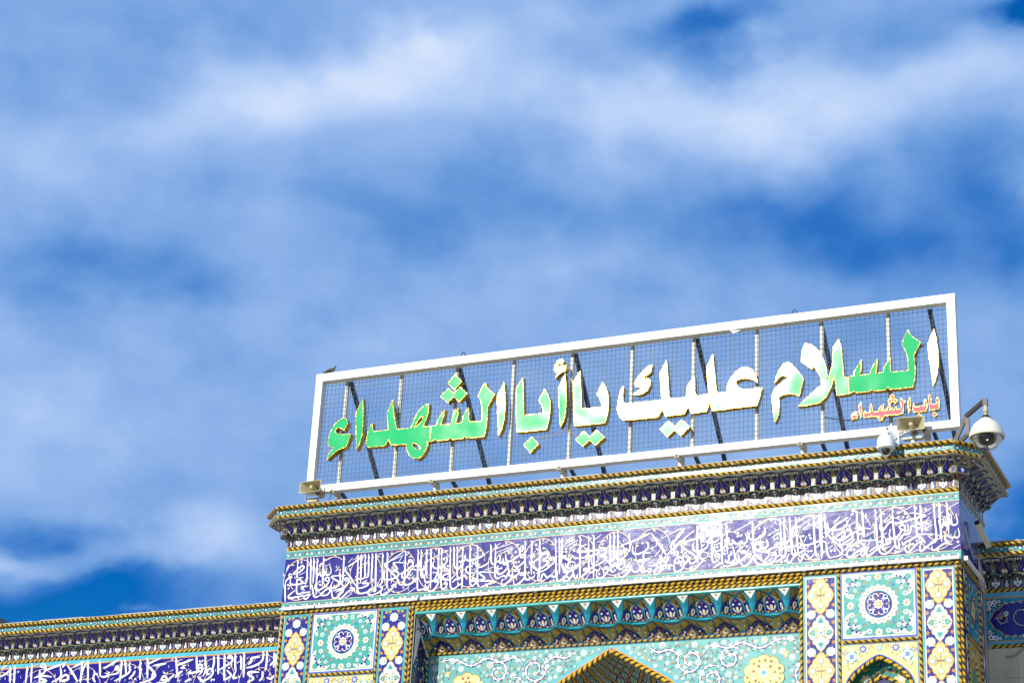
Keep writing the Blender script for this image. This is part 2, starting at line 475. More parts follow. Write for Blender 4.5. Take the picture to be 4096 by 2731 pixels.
# ------------------------------------------------------------------ traced lettering (half centimetres; millimetres for the sign)
INK_S = '''-1485 221 -1480 140 -1475 68 -1462 57 -1432 61 -1402 63|-1539 119 -1537 81 -1530 24|-1434 222 -1428 136 -1428 115 -1437 105 -1458 111|-1416 222 -1409 135 -1403 71|-1400 221 -1395 155 -1393 100|-1381 219 -1377 132 -1372 46|-1349 220 -1346 151 -1343 82|-1244 219 -1241 154 -1239 91|-1170 217 -1167 137 -1161 62 -1147 37 -1109 40 -1083 52|-1155 218 -1151 157 -1147 82|-1134 219 -1131 156 -1129 109 -1163 106 -1175 119|-1117 217 -1113 165 -1111 116 -1124 107|-1098 218 -1095 153 -1093 84|-1079 217 -1075 139 -1070 59|-1520 160 -1495 152 -1468 161 -1448 180 -1459 189 -1477 178 -1503 155 -1520 156 -1522 146 -1504 138|-1506 138 -1524 135 -1535 125 -1539 117|-1447 134 -1482 132 -1489 137 -1447 112 -1465 103 -1500 104 -1513 111 -1514 128|-1417 90 -1456 90 -1463 93 -1433 71|-1482 77 -1515 52 -1507 41 -1468 44 -1399 50|-1399 96 -1391 70 -1384 45 -1374 35 -1352 42|-1351 40 -1345 50 -1313 71 -1300 60 -1315 42 -1347 40|-1399 54 -1420 31 -1432 34 -1431 48|-1309 106 -1328 110 -1327 124 -1313 121 -1311 102 -1332 81 -1363 66 -1381 78 -1380 99|-1385 169 -1377 135 -1362 152 -1355 173 -1359 140 -1340 134 -1333 184 -1331 142 -1315 136 -1304 150 -1315 185|-1226 127 -1293 128 -1295 120 -1253 92 -1276 72 -1295 74 -1298 85 -1289 107|-1262 143 -1246 91 -1230 73 -1246 66 -1282 60|-1210 103 -1226 102 -1227 113 -1213 110 -1209 93 -1230 67 -1272 51|-1295 72 -1286 31 -1267 24 -1237 49 -1228 67|-1178 53 -1201 54 -1227 31 -1246 18 -1254 33 -1239 63|-1138 211 -1229 161 -1235 155 -1197 110 -1161 62|-1202 67 -1179 63 -1178 53|-1114 96 -1138 83 -1108 81 -1112 71 -1145 61 -1166 64|-1090 80 -1075 41 -1067 49 -1086 56 -1107 39 -1090 24 -1055 33|-1538 172 -1529 201|-1368 180 -1358 196|-1080 217 -1074 135 -1068 56|-1046 217 -1042 154 -1038 81 -1060 64|-1022 217 -1016 131 -1011 56|-931 218 -927 145 -925 82 -926 66 -912 59 -884 67 -865 84|-867 217 -863 129 -858 41 -847 30 -824 36|-851 215 -848 149 -844 97 -834 86|-825 216 -821 147 -816 83|-803 216 -798 124 -793 32|-764 215 -762 152 -757 90 -745 73 -719 75|-750 215 -746 131 -741 42 -731 27 -716 36 -715 55 -726 45|-708 216 -703 137 -698 55 -694 33 -680 23 -645 45|-690 215 -686 167 -681 125 -667 116 -644 127 -636 134|-674 215 -669 145 -665 83 -655 70 -641 77 -626 82|-647 215 -642 112 -638 20|-610 212 -605 120 -601 38|-940 214 -1013 172 -1030 159 -968 98 -948 64 -928 64|-920 161 -983 168 -985 162 -965 135 -989 131 -961 120 -964 100 -1010 89 -1029 101 -1026 138|-893 163 -911 164 -907 174 -893 167 -890 150 -921 124 -956 110|-863 119 -893 130 -911 102 -930 91 -940 104 -926 132|-859 121 -853 126 -841 117 -833 129 -824 124 -829 162|-834 111 -839 97 -834 86 -828 100|-829 102 -822 69 -806 63 -778 71 -765 101 -780 106|-726 176 -720 153 -745 128 -777 125 -790 142 -782 162|-710 107 -730 107 -726 117 -711 113 -709 97 -733 89 -727 68 -697 69 -672 92|-867 86 -878 79 -868 68|-962 52 -988 58 -966 67 -987 46 -1018 23 -1039 25 -1036 43|-1032 60 -1060 66 -1034 53 -1048 36 -1070 27|-824 36 -813 43 -812 29 -839 35|-749 61 -775 61 -762 70 -755 57 -775 28 -794 20 -806 33 -799 55|-653 62 -670 67 -687 54|-632 177 -630 156 -608 146 -584 147|-591 121 -617 120 -625 105 -611 89 -581 91|-640 75 -626 82 -623 68|-610 215 -605 124 -600 47 -588 30 -574 43|-574 212 -569 122 -564 40 -553 25|-510 211 -507 168 -504 137 -495 122 -478 125|-487 213 -484 135 -481 68 -469 55 -453 62|-345 216 -341 124 -337 53 -326 38 -308 45 -297 48 -291 60|-314 213 -311 142 -308 59|-276 212 -272 119 -270 42|-202 214 -196 133 -193 52 -198 41 -220 48 -232 39 -243 52 -254 59 -261 39 -271 30 -278 45 -275 62|-183 212 -179 131 -176 53|-170 213 -169 159 -168 104|-548 181 -547 165 -570 154 -609 151|-578 145 -579 129 -563 113 -535 119 -513 133|-486 83 -551 90 -555 82 -530 60 -559 52 -492 45 -519 31 -547 23|-572 53 -592 52 -586 64 -573 57 -575 35|-424 114 -443 116 -437 125 -424 120 -425 98 -449 76 -466 75 -476 94 -468 114|-478 127 -470 134 -458 123 -446 128 -447 145|-462 154 -458 121|-453 60 -440 65 -427 58 -419 74 -410 61 -398 68 -401 84|-418 96 -415 67|-353 196 -356 174 -371 175 -362 190 -353 196|-371 175 -372 151 -414 128 -433 139 -435 164|-344 140 -363 142 -357 152 -344 146 -343 124 -374 100 -391 104 -396 124|-368 80 -388 81 -382 91 -369 86 -370 68 -399 52 -419 35 -435 20 -449 27 -444 53|-342 62 -361 61 -355 71 -342 66 -343 44 -370 22 -387 21 -392 43|-293 177 -264 154 -268 136 -303 115 -317 110 -320 124|-235 146 -254 147 -248 157 -235 152 -234 136 -256 121 -233 115 -243 96 -278 81 -295 92 -298 115|-202 119 -221 120 -217 130 -204 127 -203 109 -242 78 -285 63|-144 130 -158 132 -160 126 -139 112 -131 111|-129 61 -155 57 -152 67 -137 62 -144 45 -175 21 -187 30 -185 62|-182 135 -174 111 -168 102|-151 99 -148 79 -156 75 -163 90|-154 17 -148 39 -129 31|-86 212 -83 126 -81 46 -74 32 -59 21|-47 213 -44 143 -40 63 -29 48 -9 58 3 51 11 67|-23 212 -20 121 -17 19|52 213 56 135 60 59 69 44 85 53|71 215 73 153 75 91|88 214 92 132 96 62 105 52 121 60|141 209 144 171 145 139 138 128 117 130 119 141 131 138 132 117 110 97 92 94 83 109 87 132|-53 177 -83 164 -93 153 -91 143 -31 146 2 143 -1 131 -50 119 -102 117 -115 130|-117 131 -133 114 -150 123 -155 136|33 142 15 142 18 154 33 148 33 130 9 118 38 112 27 93 -12 78 -29 90 -32 122|-103 96 -129 104 -140 88 -132 74 -90 79 -131 60 -152 57|-116 89 -109 40 -98 26 -91 47|-114 49 -129 24 -150 18|-46 63 -63 59 -61 68 -46 65 -52 52 -74 34|54 63 30 55 34 67 46 64 48 50 25 22 7 20 -4 32 -3 48|89 69 70 70 76 81 88 75 87 55|123 76 105 77 110 89 123 82 121 60|148 56 130 58 135 67 148 62 146 42 121 19 102 20 96 36|224 164 228 138 205 119 172 113 158 126 159 150|239 112 215 116 207 101 218 86 256 95 214 78|214 76 188 77 193 86 206 81 206 65 185 39 166 37 156 50 157 71|196 50 205 32 227 36 237 28 245 41 229 46|230 61 248 54 258 61 268 58 276 72 286 61 290 76 284 96|304 56 273 46 257 30 267 16 285 28 305 40|241 199 272 154 303 109|237 201 173 177 112 158|446 212 448 136 451 53|509 217 511 140 514 66 523 50 541 58|551 213 555 127 558 49|574 215 578 144 581 80|688 215 691 154 695 88 703 64|280 142 301 112 317 87 316 74 304 67 301 81 331 114 366 144 399 171 435 196|391 207 360 170 332 141 333 125 345 119 366 144|366 144 404 110 440 82 441 60 421 52 413 68 411 88|544 155 541 169 526 172 502 153 493 140 518 138 538 144 544 159|491 140 481 149 463 154 471 163 481 156 479 143 465 146|474 194 469 179 465 166 400 151 392 156 400 136|394 152 380 153 364 154|493 136 491 118 460 103 436 107 428 126 432 141|569 147 571 118 554 103 530 96 523 106 524 131|497 91 470 99 460 84 470 67 507 70 476 61 441 29 427 20 417 29 421 42|546 73 527 75 533 86 546 79 543 60|604 111 614 68 622 50 630 55 628 76|597 94 597 79 587 72 587 54 574 46 572 59|614 64 605 47 578 40|564 45 545 40 519 25|661 79 640 81 647 90 659 85 659 64 628 43 578 24|713 64 692 63 667 61 667 69 680 72 686 50 665 27 646 25 638 39|573 147 585 151 589 124 600 121 608 132 618 121 632 124 641 131 645 121 663 126 664 145 657 163|674 165 674 142 693 133 720 138|720 113 703 116 701 95 713 81|697 57 701 38 721 25|363 98 345 99 351 110 363 105 361 90 383 78 381 63 362 59 348 67 361 84 369 62|348 64 348 30 358 20 382 32 393 52|389 70 395 54 407 69 411 88|346 48 326 52 328 34|322 52 302 52 283 30|281 100 288 72 282 61|807 216 810 157 812 109 816 91 831 82 840 93 850 85 861 89 861 105|825 218 827 136 831 63 823 52 806 59|848 216 852 154 856 96 857 65 863 55 872 64 869 81|874 216 879 132 884 61|949 220 952 145 957 57 963 43 972 52|974 220 976 162 978 99|983 219 983 123 983 28|997 218 1000 170 1003 114|1003 97 1004 72 1006 51 1017 29|1011 178 1011 155 1028 146 1059 147 1091 162 1088 185|1120 209 1079 186 1045 166 1011 136 1014 123 1040 94 1067 67 1069 50 1058 37 1017 29|1104 138 1087 137 1093 146 1104 142 1104 124 1077 104 1049 101 1035 119|1040 107 1051 121 1074 133 1081 124 1068 108 1046 105|894 171 871 177 860 164 871 146 907 153 863 135 833 105 821 104 822 122|899 119 901 101 918 92 946 96 975 105 990 102 1003 95|806 100 791 105 797 112 806 105 791 95 764 88 747 78 718 82 703 95|745 118 714 123 703 118 732 100 712 88 701 103|749 131 755 104 741 95 728 100|739 187 743 159 728 143 699 134|814 74 806 63 806 84 814 80 812 65 802 56 793 51|791 59 774 60 778 69 789 65 789 47 764 23 745 22 741 38 762 63 747 76|701 51 709 27 726 24 747 30|910 80 892 81 897 92 909 87 908 70 871 50 851 25 840 24 838 44 848 62|950 52 934 34 921 48 910 55 901 35 891 24 884 40|1122 132 1111 124 1113 109 1096 97 1077 87 1064 80 1057 94|1122 100 1101 81 1084 60 1077 58|1121 79 1104 64 1087 41 1098 25 1120 30|1130 218 1133 161 1135 99 1131 87 1111 76|1154 218 1157 159 1160 103|1208 219 1211 144 1214 67 1205 58 1181 43|1230 217 1233 132 1237 41|1278 219 1281 148 1286 80 1289 53 1297 48 1303 60 1300 79|1369 221 1372 161 1376 99 1371 89 1331 70 1319 59 1315 75|1393 221 1395 163 1398 105|1447 223 1450 150 1454 78 1447 64 1419 48 1397 30 1389 28 1386 45 1394 65|1469 223 1471 142 1475 60|1499 222 1502 160 1503 90|1464 151 1471 124 1479 121 1492 163 1491 130 1504 125 1514 171 1516 132 1528 125 1540 134 1535 171|1348 190 1372 188 1415 174 1370 167 1303 153 1284 156 1264 158 1243 131 1231 128 1225 143 1229 157|1288 158 1295 143|1430 137 1391 147 1365 149 1402 134 1382 123 1367 133 1357 138 1350 116 1342 104 1322 102 1302 85 1294 89|1446 93 1381 99 1381 92 1400 72 1376 60 1344 30 1332 29 1326 46 1333 58|1402 74 1408 59|1541 111 1546 83 1537 71 1526 76 1518 73 1506 78 1493 87 1487 69 1496 60 1498 52 1482 51 1446 28 1436 31 1435 45|1339 145 1342 122 1330 119 1327 140 1311 142 1305 136 1313 125 1308 109 1290 92 1272 91 1264 104 1269 131|1283 58 1261 35 1240 28 1225 36 1221 54 1230 72|1268 75 1250 77 1256 89 1266 84 1265 71 1245 67 1213 49 1180 27 1170 26 1171 48 1181 64|1206 89 1147 91 1141 86 1161 66 1124 42 1100 25|1155 64 1167 55 1156 27 1146 36 1153 60|1189 138 1153 145 1124 147 1162 130 1142 119 1126 131 1114 123 1109 107 1117 100|1119 211 1103 202'''
INK_T = '''-1333 205 -1307 218|-1469 146 -1442 157|-1225 19 -1186 39|-1284 56 -1266 65|-1281 150 -1263 172|-1218 185 -1199 205|-1070 208 -1053 217|-1006 62 -1026 41|-909 18 -864 43|-993 179 -949 196|-961 168 -941 202|-922 194 -913 212|-674 162 -647 176|-783 179 -717 202|-655 95 -630 109|-726 17 -705 29|-476 175 -405 196|-490 189 -401 212|-459 166 -406 188|-262 196 -229 212|-325 145 -304 153|-314 15 -286 29|-275 16 -244 30|-597 99 -574 112|-523 98 -488 111|-504 29 -473 45|-443 45 -422 54|-538 170 -518 183|-158 198 -121 212|-155 186 -110 206|-146 175 -95 199|-14 196 12 214|-5 182 34 186|-79 98 -46 113|-76 87 -46 99|-8 88 6 107|27 77 49 99|125 85 151 97|235 132 268 143|98 151 112 162|254 91 283 124|-57 15 -37 43|286 173 379 212|518 202 543 218|480 180 504 192|585 105 601 111|614 104 635 116|630 101 659 114|614 178 682 209|663 79 680 105|586 29 613 45|463 121 479 129|459 174 468 206|695 185 720 194|528 125 548 133|699 186 760 218|755 146 804 171|770 134 804 154|890 198 929 216|898 179 938 200|791 28 833 50|963 79 972 84|1012 69 1032 83|1054 21 1071 31|1032 175 1060 201|1088 166 1107 195|762 36 776 49|909 105 920 129|912 59 925 82|1088 80 1109 92|762 34 774 47|1301 192 1361 220|1404 187 1438 203|1511 202 1547 218|1408 119 1442 134|1222 100 1255 116|1242 164 1272 193|1166 106 1203 128|1106 164 1125 172|1305 41 1323 50|1344 22 1380 35|1518 28 1546 42|1120 21 1136 32|1324 83 1352 95|1462 163 1485 186|1285 223 1331 214|1245 48 1267 59'''
INK_D = '''-1523 104|-1519 87|-1359 107|-1355 91|-1464 207|-1085 96|-735 163|-729 127|-714 130|-885 141|-872 144|-857 152|-856 141|-657 146|-636 148|-897 103|-886 90|-901 87|-591 135|-388 168|-292 193|-256 175|-386 122|-371 122|-465 97|-453 100|-590 133|-585 80|-517 24|-321 70|-296 68|-216 22|-202 25|-151 163|-148 149|20 170|103 133|108 117|202 160|-149 151|-111 152|8 39|267 41|281 46|-104 86|-93 87|-28 69|66 102|67 92|500 172|535 115|334 105|395 100|387 88|401 87|568 97|568 83|626 90|665 107|555 25|568 29|627 169|637 156|624 154|602 138|718 181|783 129|797 131|894 129|906 132|932 134|937 120|1029 131|1023 59|1038 59|814 28|828 31|959 27|972 27|927 65|940 65|724 56|729 43|844 74|1101 159|1104 56|874 92|1300 176|1322 176|1337 190|1340 174|1375 73|1347 58|1359 59|1539 54|1288 30|1300 33|1226 81|1135 71|1106 56|1118 57'''
INK_SW = '''-3381 -60 -3376 -103 -3368 -146|-3355 -56 -3349 -105 -3342 -148|-3276 -66 -3273 -109 -3271 -152|-3250 -51 -3245 -94 -3238 -153|-3196 -86 -3189 -124 -3187 -156|-2944 -58 -2938 -111 -2935 -169|-2907 -55 -2899 -113 -2891 -172|-2837 -59 -2829 -101 -2822 -139|-2706 -66 -2701 -119 -2702 -177|-2685 -65 -2675 -110 -2667 -142|-3440 -110 -3403 -96 -3381 -76|-3162 -77 -3188 -73 -3185 -57 -3167 -64 -3159 -94 -3193 -118 -3224 -127|-3115 -128 -3174 -119 -3185 -130 -3144 -148 -3181 -151|-3073 -77 -3059 -120 -3075 -141 -3111 -155|-3024 -144 -3060 -152 -3051 -131 -3028 -122 -3011 -144 -3047 -158|-3029 -74 -2991 -114 -2952 -163|-2907 -55 -2931 -101 -2940 -159|-2838 -133 -2858 -126 -2860 -152 -2845 -169|-2765 -126 -2797 -119 -2810 -113 -2770 -136 -2799 -145 -2825 -139|-2718 -108 -2736 -112 -2732 -96 -2719 -102 -2718 -129 -2763 -137|-2660 -85 -2649 -122 -2670 -142 -2734 -170|-2618 -124 -2627 -144 -2649 -164|-3166 -93 -3050 -62|-3038 -58 -3059 -83|-2996 -87 -2925 -59|-2806 -103 -2719 -60|-3434 -67 -3405 -53|-2594 -73 -2588 -128 -2583 -171|-2554 -64 -2547 -114 -2540 -168|-2388 -69 -2379 -112 -2370 -156 -2380 -171|-2270 -70 -2264 -108 -2257 -146|-2221 -68 -2214 -111 -2208 -143 -2220 -175|-2171 -76 -2166 -109 -2169 -140|-2147 -72 -2141 -110 -2135 -169|-2110 -75 -2106 -117 -2098 -202|-2050 -73 -2045 -126 -2036 -164|-2002 -70 -1995 -134 -1990 -192|-2018 -85 -2010 -128 -2010 -154|-1894 -71 -1895 -114 -1934 -138 -1981 -146|-1873 -73 -1870 -120 -1871 -162|-1833 -80 -1829 -123 -1828 -154|-1820 -86 -1815 -139 -1812 -192|-2472 -69 -2517 -83 -2550 -97 -2539 -109 -2495 -154 -2535 -179 -2584 -187|-2532 -114 -2509 -137 -2517 -169|-2429 -179 -2454 -178 -2450 -162 -2430 -168 -2430 -190 -2483 -192|-2388 -160 -2411 -175 -2415 -191|-2341 -141 -2358 -151 -2368 -172|-2292 -139 -2302 -154 -2266 -151 -2235 -147|-2231 -131 -2253 -130 -2249 -114 -2233 -121 -2229 -148 -2245 -168|-2179 -161 -2196 -165 -2199 -144 -2175 -140 -2166 -162 -2188 -187 -2235 -200|-2072 -93 -2087 -92 -2085 -81 -2070 -85 -2064 -109 -2103 -133 -2143 -152|-2089 -150 -2061 -178 -2084 -193 -2095 -197|-1909 -97 -1956 -99 -1954 -115 -1971 -130|-1906 -171 -1960 -168 -1965 -178 -1933 -201 -1967 -215|-1889 -167 -1885 -198 -1901 -213|-2039 -163 -2048 -189 -2024 -191|-1850 -143 -1834 -128 -1815 -134|-1861 -199 -1837 -206 -1821 -191|-2382 -112 -2287 -86|-2514 -105 -2440 -98|-2251 -173 -2209 -207|-2338 -115 -2342 -131|-2321 -196 -2286 -182'''
INK_TW = '''-3240 -68 -3210 -56|-3438 -83 -3415 -69|-2242 -147 -2190 -123|-2379 -91 -2349 -82|-2358 -108 -2293 -85'''
INK_DW = '''-2860 -116|-3041 -100|-3327 -90|-2620 -108|-2612 -166|-2248 -98|-2233 -97|-2349 -125|-2334 -126|-2078 -140|-2443 -146|-2168 -193|-2156 -194'''
LETTERS = [
('g','-7372 17820 -7374 17881 -7341 17962 -7277 18040 -7208 18106 -7312 18132 -7369 18183 -7390 18234 -7388 18319 -7369 18452 -7321 18569 -7255 18696 -7172 18779 -7086 18828 -7015 18841 -6955 18818 -6918 18769 -6894 18693 -6978 18507 -7020 18546 -7075 18579 -7129 18594 -7180 18586 -7215 18547 -7208 18505 -7155 18459 -7061 18433 -6931 18419 -6781 18412 -6831 18248 -6886 18082 -7001 18064 -7138 18008 -7258 17911',[]),
('g','-6538 19294 -6691 18940 -6672 18657 -6640 18349 -6591 17975 -6509 18178 -6475 18368 -6478 18696 -6503 19005',[]),
('g','-6220 18631 -6290 18530 -6330 18401 -6347 18257 -6354 18137 -6343 18064 -6303 18017 -6073 18008 -5844 18005 -5752 18152 -5686 18007 -5477 17997 -5282 17988 -5266 17903 -5237 17816 -5179 17715 -5124 17650 -5052 17607 -5065 17624 -4946 17590 -4834 17641 -4746 17790 -4698 17943 -4735 17985 -4664 17986 -4662 18376 -4852 18382 -4794 18556 -4755 18708 -4747 18948 -4816 18942 -4913 18892 -5018 18786 -5094 18638 -5140 18512 -5193 18382 -5370 18389 -5547 18394 -5597 18538 -5653 18763 -5727 19148 -5851 18854 -5831 18685 -5782 18402 -6005 18404 -6146 18409 -6193 18440 -6215 18497',['-5094 18389 -5045 18488 -4967 18611 -4897 18678 -4894 18561 -4945 18489 -5028 18426', '-5121 17989 -5075 17907 -5014 17847 -4950 17828 -4894 17831 -4931 17904 -4998 17958 -5062 17986']),
('g','-4656 18375 -4659 17986 -4596 17985 -4519 18028 -4478 17984 -4188 17987 -4123 18024 -4083 17978 -3806 17970 -3756 18038 -3727 17970 -3501 17966 -3263 17961 -3217 18204 -3212 18416 -3217 18702 -3051 18993 -3191 19099 -3271 19198 -3308 19311 -3372 19246 -3426 19126 -3479 18995 -3411 18879 -3367 18719 -3354 18551 -3352 18361 -3501 18359 -3630 18365 -3669 18401 -3685 18457 -3705 18721 -3771 18657 -3839 18528 -3841 18415 -3869 18370 -4020 18372 -3974 18561 -3971 18752 -4037 18675 -4127 18506 -4132 18423 -4165 18373 -4401 18379 -4341 18590 -4322 18761 -4396 18668 -4496 18499 -4501 18422 -4537 18374',[]),
('g','-4117 19611 -3926 19418 -4096 19217 -4292 19410',[]),
('g','-4268 19276 -4116 19135 -3960 19280 -3764 19088 -3960 18906 -4119 19051 -4258 18910 -4462 19097',[]),
('g','-2831 19260 -2921 19061 -2992 18914 -2963 18625 -2930 18267 -2899 17936 -2819 18113 -2775 18367 -2774 18722 -2798 18987',[]),
('g','-2356 19319 -2508 19065 -2476 18433 -2444 17980 -2072 17972 -1707 17972 -1653 18197 -1633 18466 -1651 18677 -1715 18845 -1795 18979 -1924 18708 -1858 18588 -1802 18437 -1815 18378 -2285 18376 -2320 18900',[]),
('g','-2054 17834 -1880 17634 -2075 17444 -2251 17657',[]),
('g','-1537 19204 -1531 19260 -1461 19341 -1551 19356 -1577 19428 -1560 19540 -1514 19624 -1451 19665 -1386 19665 -1343 19611 -1380 19529 -1429 19545 -1486 19542 -1507 19523 -1460 19498 -1379 19496 -1278 19510 -1292 19360 -1372 19346 -1459 19284',[]),
('g','-1300 19289 -1452 18943 -1421 18538 -1364 17974 -1287 18124 -1248 18327 -1244 18614 -1261 18937',[]),
('g','-934 19317 -1088 19061 -1066 18593 -1042 18192 -1014 17979 -643 17971 -279 17969 -215 18179 -198 18461 -214 18622 -276 18820 -369 18975 -495 18699 -419 18582 -371 18434 -380 18371 -857 18370 -890 18813',[]),
('g','-784 17829 -629 17685 -475 17825 -276 17629 -482 17455 -629 17596 -793 17465 -975 17644',[]),
('g','138 18808 92 18750 46 18594 21 18436 5 18262 61 18095 158 17990 325 17979 642 17972 987 17967 1090 18146 1165 17968 1399 17972 1612 17975 1689 18146 1774 17968 1955 17969 1956 18364 1888 18372 1844 18457 1832 18842 1741 18744 1665 18623 1649 18480 1650 18374 1292 18373 1241 18411 1212 18822 1161 19320 1011 19015 1042 18697 1068 18370 704 18372 205 18378 145 18451 131 18569 146 18744',[]),
('g','828 19248 712 19221 599 19117 486 18998 417 18859 426 18777 507 18742 609 18716 495 18659 370 18590 483 18558 613 18572 726 18646 784 18756 786 18873 749 18922 589 18953 689 19003 789 19064',[]),
('g','1235 17852 1390 17710 1550 17846 1737 17658 1535 17473 1380 17615 1224 17481 1036 17677',[]),
('g','1961 18370 1966 17980 2120 17979 2205 18193 2247 17978 2731 17983 3282 17987 3395 18386 3162 18384 2967 18392 2847 18473 2786 18570 2814 18630 2922 18662 3075 18648 3194 18600 3287 18528 3248 18695 3161 18852 3041 18923 2943 18924 2812 18856 2682 18718 2607 18569 2586 18380 2390 18381 2345 18442 2313 18740 2252 19324 2112 19026 2133 18716 2174 18390',[]),
('g','3674 18463 3717 18616 3787 18778 3881 18901 3962 18932 4044 18880 4182 18717 4324 18494 4229 18101 4132 18150 3994 18176 3866 18162 3767 18114 3785 17907 3761 17718 3684 17535 3645 17803 3611 18180 3669 18306 3763 18416 3972 18537 3926 18603 3856 18623 3763 18562',[]),
('g','4367 19324 4301 19153 4276 18893 4391 18789 4517 18688 4540 18739 4597 18691 4687 18523 4743 18372 4719 18290 4569 18176 4384 18030 4193 17860 4429 17862 4680 17888 4841 18025 4958 18274 5011 18507 5057 18011 5321 18016 5328 18404 5221 18410 5193 18798 5165 19165 5114 19325 4997 19138 4977 18825 4940 18636 4864 18357 4837 18649 4783 18874 4671 19106 4510 19261',[]),
('g','5332 18409 5325 18019 5368 18023 5434 18061 5471 18017 5768 18012 5819 18055 5861 18017 6129 18013 6171 18078 6197 18016 6450 18014 6697 18016 6748 18209 6764 18442 6742 18750 6897 19031 6721 19179 6659 19267 6639 19339 6557 19220 6490 19030 6565 18861 6606 18678 6611 18412 6258 18410 6237 18448 6239 18740 6091 18535 6083 18437 5916 18408 5948 18582 5957 18759 5812 18510 5795 18419 5572 18414 5612 18584 5616 18772 5452 18514 5446 18415',[]),
('g','7189 19283 7045 18949 7063 18680 7098 18342 7128 17988 7220 18210 7257 18499 7255 18813 7231 19073',[]),
('r','5363 17407 5405 17458 5372 17465 5368 17508 5407 17580 5472 17603 5495 17562 5479 17530 5439 17551 5414 17545 5438 17521 5507 17515 5493 17443 5420 17426',[]),
('r','5577 17799 5535 17710 5544 17573 5566 17444 5588 17500 5599 17652',[]),
('r','5657 17603 5632 17529 5630 17462 5654 17439 5766 17438 5796 17464 5814 17441 5926 17437 5933 17386 5972 17331 6020 17334 6069 17404 6086 17441 6110 17442 6134 17428 6214 17439 6245 17420 6309 17440 6340 17421 6468 17444 6489 17534 6497 17659 6535 17706 6476 17746 6449 17800 6412 17737 6439 17675 6442 17548 6351 17550 6341 17627 6305 17580 6293 17553 6248 17551 6261 17627 6222 17581 6208 17549 6145 17553 6166 17638 6126 17575 6113 17543 6041 17551 6076 17699 6028 17679 5970 17610 5945 17545 5841 17553 5797 17752 5767 17684 5780 17547 5680 17549',['6030 17623 5977 17550 6017 17571', '5958 17434 5981 17392 6029 17387 6006 17420']),
('r','6262 17907 6319 17844 6262 17796 6205 17854',[]),
('r','6210 17802 6261 17754 6318 17802 6372 17736 6316 17697 6264 17742 6212 17692 6157 17749',[]),
('r','6632 17791 6585 17691 6589 17556 6602 17437 6636 17534 6651 17684',[]),
('r','6711 17669 6685 17579 6682 17495 6712 17442 6830 17437 6964 17438 6990 17527 6993 17628 6953 17708 6923 17627 6944 17566 6747 17552 6717 17592',[]),
('r','6814 17405 6867 17341 6810 17297 6765 17355',[]),
('r','7063 17825 7024 17759 7031 17590 7043 17450 7230 17450 7249 17548 7245 17666 7212 17728 7172 17658 7203 17578 7086 17575 7083 17735',[]),
('r','7135 17402 7198 17337 7136 17289 7083 17358',[]),
]
# ------------------------------------------------------------------ ground
g = MB(); g.face([(-1500, -400, 0), (1500, -400, 0), (1500, 2500, 0), (-1500, 2500, 0)], 'paving')
tag(mk('ground', g), kind='structure')

HW = 7.75            # half width of the gateway
XL, XR = -4.30, 4.47  # the recess over the door
ZB = 13.80           # underside of the inscription storey
RD = 0.75            # depth of the recess
FRONT = Surf(0, 0, 1, 0)
SIDE = Surf(HW, 0, 0, 1)
RET = Surf(XL, 0, 0, 1)
BACK = Surf(0, RD, 1, 0)

gate = thing('shrine_gateway', (0, 0, 0), 'monumental shrine gateway clad in blue and turquoise glazed tiles with a stalactite cornice', 'gateway')
w = MB()
G = 0.004
w.box(-HW + G, XL - G, G, 2.4, 0, ZB, 'grout')
w.box(XR + G, 5.30, G, 2.4, 0, ZB - 0.002, 'grout')
w.box(6.82, HW - G, G, 2.4, 0, ZB - 0.002, 'grout')
w.box(5.30, 6.82, 0.42, 2.4, 0, 12.30, 'grout')
w.box(5.30, 6.82, G, 2.4, 12.30, ZB - 0.004, 'grout')
w.box(XL - G, XR + G, 0.02, 2.4, 13.62, ZB - 0.006, 'grout')
w.box(-HW + G, HW - G, G, 2.4, ZB, 16.0, 'grout')
w.box(HW - 0.5, HW + 0.002, 1.62, 2.42, ZB, 15.5, 'plaster')
mk('wall', w, gate)

def inside(p, poly):
    r = False
    for i in range(len(poly)):
        (x0, y0), (x1, y1) = poly[i], poly[i - 1]
        if (y0 > p[1]) != (y1 > p[1]) and p[0] < (x1 - x0) * (p[1] - y0) / (y1 - y0) + x0: r = not r
    return r
